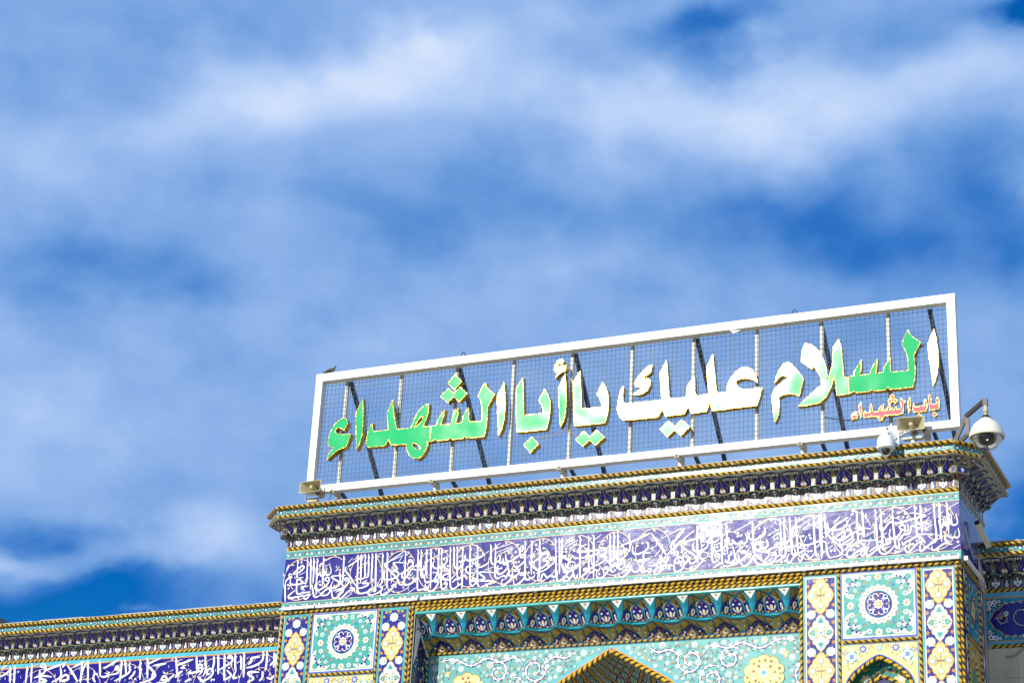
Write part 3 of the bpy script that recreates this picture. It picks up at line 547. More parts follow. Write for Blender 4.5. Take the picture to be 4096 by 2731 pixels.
# ---- inscription storey
band = part('inscription_band', (0, 0, 14.6), gate)
NT_, NR = 28, 3
tw, th = 2 * HW / NT_, (15.135 - 14.108) / NR
tile = MB()
tile.box(-tw / 2 + 0.0015, tw / 2 - 0.0015, -0.006, 0.006, -th / 2 + 0.0015, th / 2 - 0.0015, 'lapis')
first = None
for i in range(NT_):
    for j in range(NR):
        loc = (-HW + (i + 0.5) * tw, -0.004, 14.108 + (j + 0.5) * th)
        if first is None: first = o = mk('tile', tile, band, loc=loc, local=True)
        else: o = inst(first, 'tile', band, loc)
        o.rotation_euler = (radians(rnd.gauss(0, 0.38)), 0, radians(rnd.gauss(0, 0.4)))
tp = lambda q: min(1.0, 0.42 + 2.6 * min(q, 1 - q))
tpl = lambda q: 0.35 + 0.65 * sin(pi * min(1, max(0, q)))
def lettering(surf, S, T, D, wd=0.037, base=0.014, marks=None):
    a = Art(surf, base=base)
    for pts in ink(S):
        # tall uprights get a slanted head serif like the pen-cut alifs of the band
        sp = cr_spline(pts, 4)
        a.stroke(sp, wd, 'white', 0, tp)
        (x0, z0), (x1, z1) = pts[0], pts[1]
        if z0 - z1 > 0.2 and abs(x0 - x1) < 0.06:
            a.poly([(x0 - wd * 0.5, z0 - 0.02), (x0, z0 + 0.02), (x0 + wd * 0.35, z0 - 0.02), (x0 + wd * 1.2, z0 - 0.10), (x0 + wd * 0.3, z0 - 0.085)], 'white', 1)
    for pts in ink(T): a.stroke(cr_spline(pts, 2), 0.013, 'white', 0)
    if marks:
        (u0, u1, v0, v1, n) = marks
        for k in range(n):
            u, v = rnd.uniform(u0, u1), rnd.uniform(v0, v1); q = rnd.random()
            if q < 0.4: a.stroke([(u - 0.05, v - 0.025), (u, v), (u + 0.05, v + 0.028)], 0.012, 'white', 0, tp)
            elif q < 0.7: a.stroke([(u - 0.02, v + 0.045), (u, v - 0.02), (u + 0.028, v + 0.05)], 0.013, 'white', 0, tp)
            else: a.stroke([(u, v + 0.04), (u - 0.012, v), (u + 0.012, v - 0.035)], 0.013, 'white', 0, tp)
    for pts in ink(D):
        a.diamond(pts[0], 0.029, 'white', 0, 0.031)
    return a
def vine(surf, u0, u1, v0, v1, base, mt='vine_cream', r=0.40, wv=0.016):
    a = Art(surf, base=base)
    step = r * 2.15; vc = (v0 + v1) / 2; H = (v1 - v0) / 2 - 0.03; u = u0 + r; k = 0
    while u < u1 - r * 0.5:
        for rr, a0, a1 in ((1.0, 0.3, 6.0), (0.55, 2.2, 7.4)):
            pts = [(u + r * rr * cos(t), vc + H * rr * sin(t) * (1 if k % 2 else -1)) for t in (a0 + (a1 - a0) * q / 26 for q in range(27))]
            a.stroke(pts, wv, mt, 0)
            for q in range(2, 26, 3):
                (x, z), (x2, z2) = pts[q], pts[q + 1]
                t = atan2(z2 - z, x2 - x)
                a.leaf((x, z), t + rnd.choice((-0.8, 0.8)), rnd.uniform(0.08, 0.11), 0.034, mt, 0)
            x, z = pts[-1]
            a.flower((x, z), 0.028, 'turquoise', 1, 5, 0.4)
        u += step; k += 1
    return a
mk('vine_scroll', vine(FRONT, -HW, HW, 14.11, 15.13, 0.0105).mb, band)
mk('calligraphy', lettering(FRONT, INK_S, INK_T, INK_D, marks=(-7.6, 7.6, 14.16, 15.08, 230)).mb, band)
sk = MB(); sk.box(HW - 0.02, HW + 0.004, 0.0, 1.60, 14.108, 15.135, 'lapis_dark')
a = Art(SIDE, sk, 0.006)
for k in range(19):       # the text turns the corner: tall uprights, bowls and one long diagonal kaf
    u = 0.06 + k * 0.08 + rnd.uniform(-0.02, 0.02); z1 = 15.09 - rnd.uniform(0, 0.12)
    a.stroke([(u, z1), (u + 0.01, z1 - rnd.uniform(0.5, 0.9))], 0.026, 'white', 0, tp)
for k in range(7):
    u = 0.15 + k * 0.2; v = 14.25 + rnd.uniform(0, 0.25)
    a.stroke([(u - 0.08, v + 0.15), (u - 0.06, v), (u + 0.04, v - 0.05), (u + 0.12, v + 0.08)], 0.032, 'white', 0, tp)
a.stroke([(0.12, 14.75), (0.5, 14.62), (1.25, 14.2)], 0.05, 'white', 1, tp)
mk('side_inscription', sk, band)

def scroll_band(surf, u0, u1, v0, v1, mt, flip, base=0.004, pitch=0.31):
    """turquoise strip of interlaced arcs with drop-shaped buds between yellow edging lines"""
    a = Art(surf, base=base); H = v1 - v0; s = -1 if flip else 1; vb = v1 if flip else v0
    a.tiles(u0, u1, v0, v1, mt, 0, 0.31)
    a.rect(u0, u1, v0, v0 + 0.012, 'cream', 1); a.rect(u0, u1, v1 - 0.012, v1, 'cream', 1)
    n = max(1, int(round((u1 - u0) / pitch))); p = (u1 - u0) / n
    for k in range(n):
        u = u0 + (k + 0.5) * p
        for c in (0, 1):
            uc = u + (c - 0.5) * p * 0.5
            arc = [(uc + p * 0.48 * cos(t), vb + s * (H * 0.12 + H * 0.62 * sin(t))) for t in (pi * q / 12 for q in range(13))]
            a.stroke([q for q in arc if u0 < q[0] < u1], 0.010, 'brown', 1)
        a.flower((u, vb + s * H * 0.55), H * 0.20, 'lapis', 2, 4, 0.3, rot=pi / 2); a.disc((u, vb + s * H * 0.54), H * 0.09, 'orange', 3, 6, H * 0.13)
        if k: a.disc((u - p / 2, vb + s * H * 0.42), H * 0.10, 'orange', 2, 6, H * 0.14)
        for q in (-1, 1):
            a.leaf((u + q * p * 0.25, vb + s * H * 0.28), s * (pi / 2 - q * 0.5), H * 0.42, H * 0.18, 'white', 2)
    return a.mb
mk('upper_scroll_band', scroll_band(FRONT, -HW, HW, 15.137, 15.325, 'turquoise', False), gate)
mk('lower_scroll_band', scroll_band(FRONT, -HW, HW, 13.905, 14.106, 'turquoise', True), gate)
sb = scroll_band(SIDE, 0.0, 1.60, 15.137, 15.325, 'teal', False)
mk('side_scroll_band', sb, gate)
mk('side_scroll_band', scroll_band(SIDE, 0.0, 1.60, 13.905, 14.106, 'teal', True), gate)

def rope_part(parent, surf, a, b, w, proud, slant=1.0, h0=0.0, name='rope_moulding'):
    r = Art(surf); r.rope(a, b, w, proud, slant, h0=h0)
    return mk(name, r.mb, parent, kind='stuff')
rope_part(gate, FRONT, (-HW, 15.37), (HW, 15.37), 0.085, 0.035, -1.1)
rope_part(gate, SIDE, (0, 15.37), (2.4, 15.37), 0.085, 0.035, 1.1)
rope_part(gate, FRONT, (-HW, 13.85), (HW, 13.85), 0.08, 0.065, 1.1)
rope_part(gate, SIDE, (0, 13.83), (1.75, 13.83), 0.085, 0.04, 1.1)

# ------------------------------------------------------------------ stalactite cornice
P_ = 0.4377
def shrink(pts, k):
    c = sum((Vector(p) for p in pts), Vector()) / len(pts)
    return [c + (Vector(p) - c) * k for p in pts]
def panel(mb, pts, layers, out):
    """a flat tile with nested coloured borders; out is the side it is seen from"""
    n = newell(pts)
    if n.dot(Vector(out)) < 0: pts = pts[::-1]; n = -n
    for i, (k, mt) in enumerate(layers):
        q = shrink(pts, k); mb.poly([p + n * (0.0016 * i) for p in q], mt)
    return n, pts
def motif(mb, pts, shapes, n, lift=0.006):
    """shapes in the panel's own frame: u across, v up from the centroid"""
    c = sum((Vector(p) for p in pts), Vector()) / len(pts)
    up = Vector((0, 0, 1)); up = (up - n * up.dot(n)).normalized(); ri = up.cross(n).normalized()
    for kk, (poly, mt) in enumerate(shapes):
        mb.poly([c + ri * x + up * y + n * (lift + 0.0014 * kk) for x, y in poly], mt)
def drop(cx, cy, w, h, n=8):
    return [(cx + w * 0.5 * sin(2 * pi * k / n) * (1 - 0.35 * cos(2 * pi * k / n)), cy - h * 0.5 * cos(2 * pi * k / n)) for k in range(n)][::1]
OUT = (0, -1, -0.4)
GOLDB = [(1.0, 'green_glaze'), (0.90, 'ochre'), (0.70, 'navy')]
def niche_mesh(cob='cobalt_deep'):
    mb = MB(); H = P_ / 2; wj = 0.128; zb = 15.415; zs = 15.585; zl = 15.655; zt = 15.80; yf = -0.22; a = 0.042
    GB = [(1.0, 'green_glaze'), (0.94, 'ochre'), (0.85, cob)]
    # lower row: a wide flowered tile between two half narrow ones, gables leaning out to the row above
    n, q = panel(mb, [(-wj, 0, zb), (wj, 0, zb), (wj, 0, zs), (-wj, 0, zs)], GB, OUT)
    motif(mb, q, [(drop(0, -0.01, 0.10, 0.13), 'white'), (drop(-0.062, 0.015, 0.045, 0.10), 'white'), (drop(0.062, 0.015, 0.045, 0.10), 'white'), (drop(0, 0.07, 0.035, 0.05), 'white'),
                  (drop(0, -0.015, 0.045, 0.06), 'turquoise'), (drop(-0.08, -0.06, 0.022, 0.016), 'orange'), (drop(0.08, -0.06, 0.022, 0.016), 'orange')], n)
    n2, q2 = panel(mb, [(-wj, 0, zs + 0.001), (wj, 0, zs + 0.001), (0, -0.15, zl - 0.004)], [(1.0, 'green_glaze'), (0.86, 'ochre'), (0.68, cob)], OUT)
    motif(mb, q2, [(drop(0, -0.01, 0.05, 0.06), 'white'), (drop(0, -0.012, 0.022, 0.03), 'brown')], n2)
    for s in (-1, 1):
        xe = s * H; xa, xb = (xe, s * wj) if s < 0 else (s * wj, xe)
        mb.face([(xa, 0, zb), (xb, 0, zb), (xb, 0, zs), (xa, 0, zs)], 'ochre')
        m1 = s * (wj + 0.018); ya, yb = (xe, m1) if s < 0 else (m1, xe)
        mb.face([(ya, -0.002, zb + 0.018), (yb, -0.002, zb + 0.018), (yb, -0.002, zs), (ya, -0.002, zs)], cob)
        mb.poly([(xe - s * dx, -0.005, 15.50 + dz) for dx, dz in ((0, -0.065), (0.03, -0.045), (0.034, -0.01), (0.012, 0.03), (0.018, 0.06), (0, 0.085))], 'white')
        mb.poly([(xe - s * dx, -0.007, 15.485 + dz) for dx, dz in ((0, -0.03), (0.014, -0.01), (0, 0.025))], 'turquoise')
        panel(mb, [(s * wj, 0, zs + 0.001), (xe, 0, zs + 0.001), (xe, -0.085, zl - 0.004)], [(1.0, 'green_glaze'), (0.9, 'ochre'), (0.65, cob)], OUT)
        # dark leaning triangles between the gables, each with a white curl
        J = (s * wj, 0, zs + 0.002); A1 = (0, -0.15, zl - 0.003); A2 = (xe, -0.085, zl - 0.003)
        panel(mb, [J, A1, (0, yf + 0.005, zl - 0.001)], [(1.0, 'navy')], OUT)
        n, q = panel(mb, [J, (0, yf + 0.005, zl - 0.001), (s * a, yf + 0.005, zl - 0.001), (xe, -0.105, zl - 0.001), A2], [(1.0, 'green_glaze'), (0.88, 'navy')], OUT)
        motif(mb, q, [([(-0.034, 0.022), (-0.014, 0.002), (0.0, -0.03), (0.014, 0.002), (0.034, 0.022), (0.0, 0.014)], 'white')], n)
        # upper row: half of a hollow, and the fan spreading over it to the eaves
        C = (s * a, yf, zt); D_ = (s * a, yf, zl); N_ = (xe, -0.40, 15.935); S_ = (0, -0.465, 15.955)
        n, q = panel(mb, [C, S_, N_], [(1.0, 'green_glaze'), (0.90, 'navy')], OUT)
        for (dx, dy) in ((-0.050, 0.012), (0.002, 0.022), (0.054, 0.020)):
            motif(mb, q, [(drop(dx, dy, 0.038, 0.072), 'white'), (drop(dx, dy - 0.003, 0.017, 0.038), 'brown')], n)
        mb.face([S_, N_, (xe, -0.478, 15.956), (0, -0.479, 15.957)], 'grout')
        BL = (s * (a + 0.03), -0.12, zl); BR = (xe, -0.085, zl)
        panel(mb, [D_, C, BL], [(1.0, 'ochre'), (0.72, cob)], (s, -1, 0))
        n, q = panel(mb, [BL, BR, N_, C], [(1.0, 'green_glaze'), (0.96, 'ochre'), (0.90, cob)], OUT)
        motif(mb, q, [([(s * 0.05 + x, -0.035 + y) for x, y in ((0, -0.075), (0.052, -0.01), (0.018, 0.05), (0, 0.11), (-0.018, 0.05), (-0.052, -0.01))], 'ochre'),
                      ([(s * 0.05 + x, -0.042 + y) for x, y in ((0, -0.058), (0.037, -0.008), (0, 0.045), (-0.037, -0.008))], 'white'),
                      (drop(s * 0.05, -0.06, 0.014, 0.03), 'brown'), (drop(-s * 0.04, -0.07, 0.045, 0.04), 'white'), (drop(-s * 0.03, 0.0, 0.02, 0.05), 'teal'), (drop(-s * 0.01, 0.04, 0.03, 0.03), 'ochre')], n)
        mb.face([D_, BL, BR, (xe, -0.115, zl)], 'ochre')       # sill of the hollow
        mb.face([(s * a, yf, zl), (xe, -0.112, zl), (xe, -0.112, zl + 0.014), (s * a, yf, zl + 0.014)], 'ochre')
        mb.face([(s * a, yf, zl - 0.0005), (xe, -0.114, zl - 0.0005), (xe, -0.114, zl - 0.012), (s * a, yf, zl - 0.012)], 'green_glaze')
    n, q = panel(mb, [(-a, yf - 0.001, zl), (a, yf - 0.001, zl), (a, yf - 0.001, zt), (-a, yf - 0.001, zt)], [(1.0, 'turquoise'), (0.88, 'ochre'), (0.55, cob)], OUT)
    motif(mb, q, [([(0, -0.04), (0.014, 0), (0, 0.04), (-0.014, 0)], 'white')], n)
    panel(mb, [(-a, yf, zt + .001), (a, yf, zt + .001), (0, -0.466, 15.955)], [(1.0, 'green_glaze'), (0.85, 'ochre'), (0.35, cob)], OUT)
    return mb
def cornice(parent, spans, dz, mesh_src, corner=None):
    """rows of niches along the given wall lines; returns the shared source object"""
    src = mesh_src
    for (ox, oy, rot, L, n) in spans:
        p = L / n
        for k in range(n):
            u = (k + 0.5) * p
            loc = (ox + cos(rot) * u, oy + sin(rot) * u, dz)
            if src is None:
                src = mk('stalactite_niche', niche_mesh(), parent, loc=loc, local=True); o = src
                o.rotation_euler = (0, 0, rot)
            else: o = inst(src, 'stalactite_niche', parent, loc, rot)
            o.scale = (p / P_, 1, 1)
    return src
def fascia(a, u0, u1, v0, v1, base='turquoise'):
    """scrolling strip of white blossoms on a navy stem under the eaves"""
    a.tiles(u0, u1, v0, v1, base, 0, 0.385)
    n = max(1, int(round((u1 - u0) / 0.385))); p = (u1 - u0) / n; H = v1 - v0; vc = (v0 + v1) / 2
    a.stroke([(u0 + (u1 - u0) * k / (12 * n), vc + H * 0.27 * sin(2 * pi * k / 12)) for k in range(12 * n + 1)], 0.017, 'lapis', 1)
    for k in range(n):
        u = u0 + (k + 0.25) * p
        a.ring((u, vc + H * 0.02), H * 0.40, 0.012, 'lapis', 1, 10, pi, 2 * pi)
        a.flower((u, vc + H * 0.02), H * 0.27, 'white', 2, 5, 0.35); a.disc((u, vc + H * 0.02), H * 0.05, 'orange', 3, 6)
        a.leaf((u + p * 0.18, vc + H * 0.10), 0.9, H * 0.55, H * 0.28, 'white', 2); a.leaf((u - p * 0.18, vc + H * 0.10), pi - 0.9, H * 0.55, H * 0.28, 'white', 2)
        a.leaf((u + p * 0.35, vc - H * 0.25), 0.6, H * 0.5, H * 0.24, 'orange', 2); a.leaf((u + p * 0.66, vc - H * 0.22), pi - 0.6, H * 0.5, H * 0.24, 'orange', 2)
        a.stroke([(u + p * 0.3, vc - H * 0.1), (u + p * 0.42, vc - H * 0.36), (u + p * 0.6, vc - H * 0.34), (u + p * 0.72, vc - H * 0.08)], 0.008, 'brown', 1)
corn = part('cornice', (0, 0, 15.4), gate)
NICHE = cornice(corn, [(-HW + 0.09, -0.003, 0, 2 * HW - 0.18, 35), (HW + 0.003, 0.09, pi / 2, 2.19, 5), (-HW - 0.003, 2.28, -pi / 2, 2.19, 5)], 0.0, None)
# slab carrying the fascia, cut off at the corners
YO, XC, XE = -0.506, 7.786, 8.258
outl = [(-XE, 2.42), (-XE, -0.03), (-XC, YO), (XC, YO), (XE, -0.03), (XE, 2.42)]
sl = MB()
for k in range(5):
    (x0, y0), (x1, y1) = outl[k], outl[k + 1]
    sl.face([(x0, y0, 15.955), (x1, y1, 15.955), (x1, y1, 16.19), (x0, y0, 16.19)], 'grout')
sl.poly([(x, y, 15.955) for x, y in outl[::-1]], 'grout'); sl.poly([(x * 1.004, y * 1.01, 16.235) for x, y in outl], 'mortar')
for k in range(5):
    (x0, y0), (x1, y1) = outl[k], outl[k + 1]
    sl.face([(x0 * 1.004, y0 * 1.01, 16.19), (x1 * 1.004, y1 * 1.01, 16.19), (x1 * 1.004, y1 * 1.01, 16.235), (x0 * 1.004, y0 * 1.01, 16.235)], 'grout')
# turned corner pieces of the niche rows
for s in (-1, 1):
    X = s * HW
    panel(sl, [(X, 0, 15.415), (X - s * 0.09, 0, 15.415), (X - s * 0.09, 0, 15.585), (X, 0, 15.585)], GOLDB, (0, -1, 0))
    panel(sl, [(X, 0, 15.415), (X, 0.09, 15.415), (X, 0.09, 15.585), (X, 0, 15.585)], GOLDB, (s, 0, 0))
    for (pts) in ([(X, 0, 15.586), (X, -0.215, 15.655), (X + s * 0.215, 0, 15.655)], [(X, 0, 15.586), (X - s * 0.09, 0, 15.585), (X - s * 0.09, -0.215, 15.655), (X, -0.215, 15.655)],
                  [(X, 0, 15.586), (X, 0.09, 15.585), (X + s * 0.215, 0.09, 15.655), (X + s * 0.215, 0, 15.655)]):
        panel(sl, pts, GOLDB, (s, -1, -0.5))
    n, q = panel(sl, [(X, -0.222, 15.656), (X + s * 0.222, 0, 15.656), (X + s * 0.222, 0, 15.80), (X, -0.222, 15.80)], [(1.0, 'green_glaze'), (0.9, 'ochre'), (0.75, 'cobalt')], (s, -1, 0))
    motif(sl, q, [(drop(0, 0, 0.07, 0.09), 'white'), (drop(0, -0.005, 0.03, 0.045), 'turquoise')], n)
    panel(sl, [(X - s * 0.10, -0.222, 15.656), (X, -0.2221, 15.656), (X, -0.2221, 15.80), (X - s * 0.10, -0.222, 15.80)], GOLDB, (0, -1, 0))
    panel(sl, [(X + s * 0.222, 0.0, 15.656), (X + s * 0.222, 0.10, 15.656), (X + s * 0.222, 0.10, 15.80), (X + s * 0.222, 0.0, 15.80)], GOLDB, (s, 0, 0))
    mid = (X + s * 0.27, -0.27, 15.955)
    for pts in ([(X, -0.222, 15.801), (X - s * 0.02, -0.49, 15.955), mid], [(X, -0.222, 15.801), mid, (X + s * 0.222, 0, 15.801)], [(X + s * 0.222, 0, 15.801), mid, (X + s * 0.49, 0.0, 15.955)],
                [(X - s * 0.10, -0.222, 15.801), (X, -0.2221, 15.801), (X - s * 0.02, -0.49, 15.955), (X - s * 0.12, -0.49, 15.955)], [(X + s * 0.222, 0.0, 15.801), (X + s * 0.222, 0.10, 15.801), (X + s * 0.49, 0.12, 15.955), (X + s * 0.49, 0.0, 15.955)]):
        n, q = panel(sl, pts, [(1.0, 'green_glaze'), (0.9, 'ochre'), (0.72, 'navy')], (s, -1, -0.6))
        motif(sl, q, [(drop(-0.02, 0.01, 0.024, 0.05), 'white'), (drop(0.022, 0.01, 0.024, 0.05), 'white')], n)
mk('cornice_slab', sl, corn)
fz = MB(); rp = MB()
for k in range(5):
    (x0, y0), (x1, y1) = outl[k], outl[k + 1]
    sf = Surf(x0, y0, x1 - x0, y1 - y0); L = sqrt((x1 - x0) ** 2 + (y1 - y0) ** 2)
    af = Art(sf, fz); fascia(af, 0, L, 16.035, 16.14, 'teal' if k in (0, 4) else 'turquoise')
    ar = Art(sf, rp); e = 0.02
    ar.rope((-e, 16.19), (L + e, 16.19), 0.085, 0.06, -1.0, h0=0.035); ar.rope((-e * 0.5, 15.995), (L + e * 0.5, 15.998), 0.072, 0.03, -1.0)
    sl2 = ar.mb
    # underside of the top roll
    ar.mb.face([sf(0, 16.142, 0.0), sf(L, 16.142, 0.0), sf(L, 16.142, 0.055), sf(0, 16.142, 0.055)], 'ochre')
mk('blossom_frieze', fz, corn)
mk('rope_moulding', rp, corn, kind='stuff')
# ragged mortar along the top edge
mo = MB()
x = -XC
while x < XC:
    L = rnd.uniform(0.15, 0.6); hgt = rnd.uniform(0.004, 0.022)
    mo.box(x, min(x + L, XC), YO - 0.045, YO + 0.2, 16.236, 16.238 + hgt, 'grout'); x += L
mk('mortar_bed', mo, corn)

# ------------------------------------------------------------------ pier panels
def rosette(a, c, r, lay):
    a.flower(c, r, 'white', lay, 10, 0.16); a.flower(c, r * 0.72, 'brown', lay + 1, 10, 0.5); a.flower(c, r * 0.62, 'white', lay + 2, 5, 0.45, rot=0.3)
    a.disc(c, r * 0.42, 'ivory', lay + 3, 8)
def lobed(c, rx, ry, n=72):
    """pointed, scalloped lozenge outline"""
    out = []
    for k in range(n):
        t = 2 * pi * k / n; q = (abs(cos(t)) ** 1.25 + abs(sin(t)) ** 1.25) ** (-1 / 1.25)
        q *= 1 - 0.10 * (1 - abs(sin(6 * t)) ** 0.55) * (1 if abs(sin(2 * t)) > 0.3 else 0.0)
        out.append((c[0] + rx * q * cos(t) * 1.0, c[1] + ry * q * sin(t)))
    return out
def curl(a, p, ang, r, mt, lay, hand=1, wd=0.014):
    pts = []
    x, y = p
    for k in range(12):
        pts.append((x, y)); x += r * 0.24 * cos(ang); y += r * 0.24 * sin(ang); ang += hand * (0.10 + 0.045 * k)
    a.stroke(pts, wd, mt, lay, lambda q: 1.0 - 0.5 * q)
    q = pts[5]; a.leaf(q, ang - hand * 1.5, r * 0.4, r * 0.18, mt, lay)
    return pts[-1]
def flower_panel(parent, surf, u0, u1, v0, v1, vcs, top_flower=None, whiteline=False):
    """cobalt strip of alternating cream and white lobed medallions"""
    a = Art(surf); uc = (u0 + u1) / 2; wd = u1 - u0; R = wd / 2 - 0.065
    a.rect(u0, u1, v0, v1, 'turquoise', 0)
    if whiteline: a.rect(u0 + 0.03, u1 - 0.03, v0, v1 - 0.03, 'white', 1)
    a.rect(u0 + 0.05, u1 - 0.05, v0, v1 - 0.055, 'navy', 1.5); a.tiles(u0 + 0.05, u1 - 0.05, v0, v1 - 0.055, 'cobalt', 2.4, 0.36)
    def clip(q): return u0 + 0.06 < q[0] < u1 - 0.06 and q[1] < v1 - 0.06
    for i, (vc, kind) in enumerate(vcs):
        ry = 0.405
        if vc - ry > v1: continue
        for s in (-1, 1):
            for t in (-1, 1):
                rc = (uc + s * R * 0.72, vc + t * 0.385)
                if kind == 'c' and clip((rc[0], rc[1] + 0.1)): rosette(a, rc, 0.095, 4)
                b = (uc + s * R * 0.62, vc + t * 0.25)
                for (dx, dy, g_, hd) in ((0.05, 0.02, 1.1, 1), (0.0, 0.07, 2.6, -1), (0.12, -0.08, -0.9, 1)):
                    pp = (b[0] + s * dx, b[1] + t * dy)
                    if clip((pp[0], pp[1] + 0.08)):
                        e = curl(a, pp, (g_ if s > 0 else pi - g_) * t, 0.085, 'turquoise', 3, hd * s * t, 0.013)
                fl = (uc + s * R * 0.93, vc + t * 0.205)
                if clip((fl[0], fl[1] + 0.03)): a.flower(fl, 0.042, 'orange', 4, 5, 0.35); a.disc(fl, 0.014, 'brown', 5, 6)
                fl = (uc + s * R * 0.45, vc + t * 0.315)
                if kind == 'c' and clip((fl[0], fl[1] + 0.03)): a.flower(fl, 0.036, 'yellow', 4, 5, 0.35)
        o = lobed((uc, vc), R * 1.02, ry)
        o = [(x, min(y, v1 - 0.062)) for x, y in o]
        inn = [(uc + (x - uc) * 0.93, vc + (y - vc) * 0.94) for x, y in o]
        a.fan((uc, vc), o, 'orange' if kind == 'c' else 'brown', 6)
        a.fan((uc, vc), inn, 'cream' if kind == 'c' else 'white', 7)
        if kind == 'c':
            for (dx, dy) in ((0, 0.6), (0, -0.6), (0.62, 0), (-0.62, 0)):
                c = (uc + dx * R, vc + dy * ry * 0.85)
                a.stroke([(uc, vc), c], 0.010, 'brown', 8)
                a.flower(c, 0.072, 'leaf', 8, 10, 0.2); a.flower(c, 0.060, 'white', 9, 10, 0.35); a.disc(c, 0.036, 'ivory', 10, 8)
                a.disc((uc + dx * R * 0.45, vc + dy * ry * 0.38), 0.016, 'turquoise', 9, 6)
            for s in (-1, 1):
                for t in (-1, 1):
                    a.stroke([(uc, vc), (uc + s * 0.06, vc + t * 0.02), (uc + s * 0.12, vc + t * 0.11)], 0.009, 'brown', 8)
                    a.flower((uc + s * 0.12, vc + t * 0.12), 0.024, 'white', 9, 3, 0.4)
        else:
            for s in (-1, 1):
                a.flower((uc + s * R * 0.62, vc), 0.075, 'turquoise', 8, 3, 0.35, rot=0 if s > 0 else pi); a.disc((uc + s * R * 0.62, vc), 0.02, 'yellow', 9, 6)
                a.flower((uc, vc + s * ry * 0.6), 0.07, 'turquoise', 8, 3, 0.4, rot=s * pi / 2); a.disc((uc, vc + s * ry * 0.6), 0.016, 'leaf', 9, 6)
                a.diamond((uc + s * R * 0.88, vc), 0.022, 'yellow', 9)
                for t in (-1, 1):
                    for q, r in ((0.30, 0.05), (0.48, 0.045), (0.22, 0.035)):
                        c = (uc + s * R * q, vc + t * ry * (0.16 if q != 0.48 else 0.34))
                        a.ring(c, r, 0.012, 'leaf', 8, 10, 0.4, 5.4); a.disc((c[0] + 0.02 * s, c[1] - 0.01), 0.018, 'yellow', 8, 6)
            a.diamond((uc, vc), 0.035, 'turquoise', 9)
        a.diamond((uc, vc - ry - 0.0), 0.02, 'orange', 8, 0.03)
    if top_flower:
        c = (uc, top_flower); rosette(a, c, 0.105, 6)
        for s in (-1, 1):
            for (dx, dy) in ((0.2, 0.12), (0.1, 0.13), (0.25, 0.02)):
                q = (uc + s * dx, top_flower + dy)
                if clip(q): a.flower(q, 0.034, 'yellow', 5, 5, 0.3)
            curl(a, (uc + s * 0.08, top_flower - 0.05), -0.4 if s > 0 else pi + 0.4, 0.12, 'turquoise', 3, -s, 0.013)
            curl(a, (uc + s * 0.08, top_flower + 0.05), 0.5 if s > 0 else pi - 0.5, 0.12, 'turquoise', 3, s, 0.013)
            rosette(a, (uc + s * 0.19, top_flower - 0.20), 0.09, 4)
    return mk('medallion_strip', a.mb, parent)
flower_panel(gate, FRONT, -7.62, -6.965, 11.0, 13.79, [(13.0, 'c'), (12.22, 'w'), (11.44, 'c')], 13.585)
flower_panel(gate, FRONT, -5.155, -4.48, 11.0, 13.79, [(12.98, 'c'), (12.2, 'w'), (11.42, 'c')], 13.575)
flower_panel(gate, FRONT, 4.535, 5.225, 11.0, 13.79, [(13.37, 'c'), (12.6, 'w'), (11.82, 'c'), (11.05, 'w')], None, True)
flower_panel(gate, FRONT, 6.945, 7.60, 11.0, 13.79, [(13.42, 'c'), (12.66, 'w'), (11.89, 'c'), (11.12, 'w')], None, True)

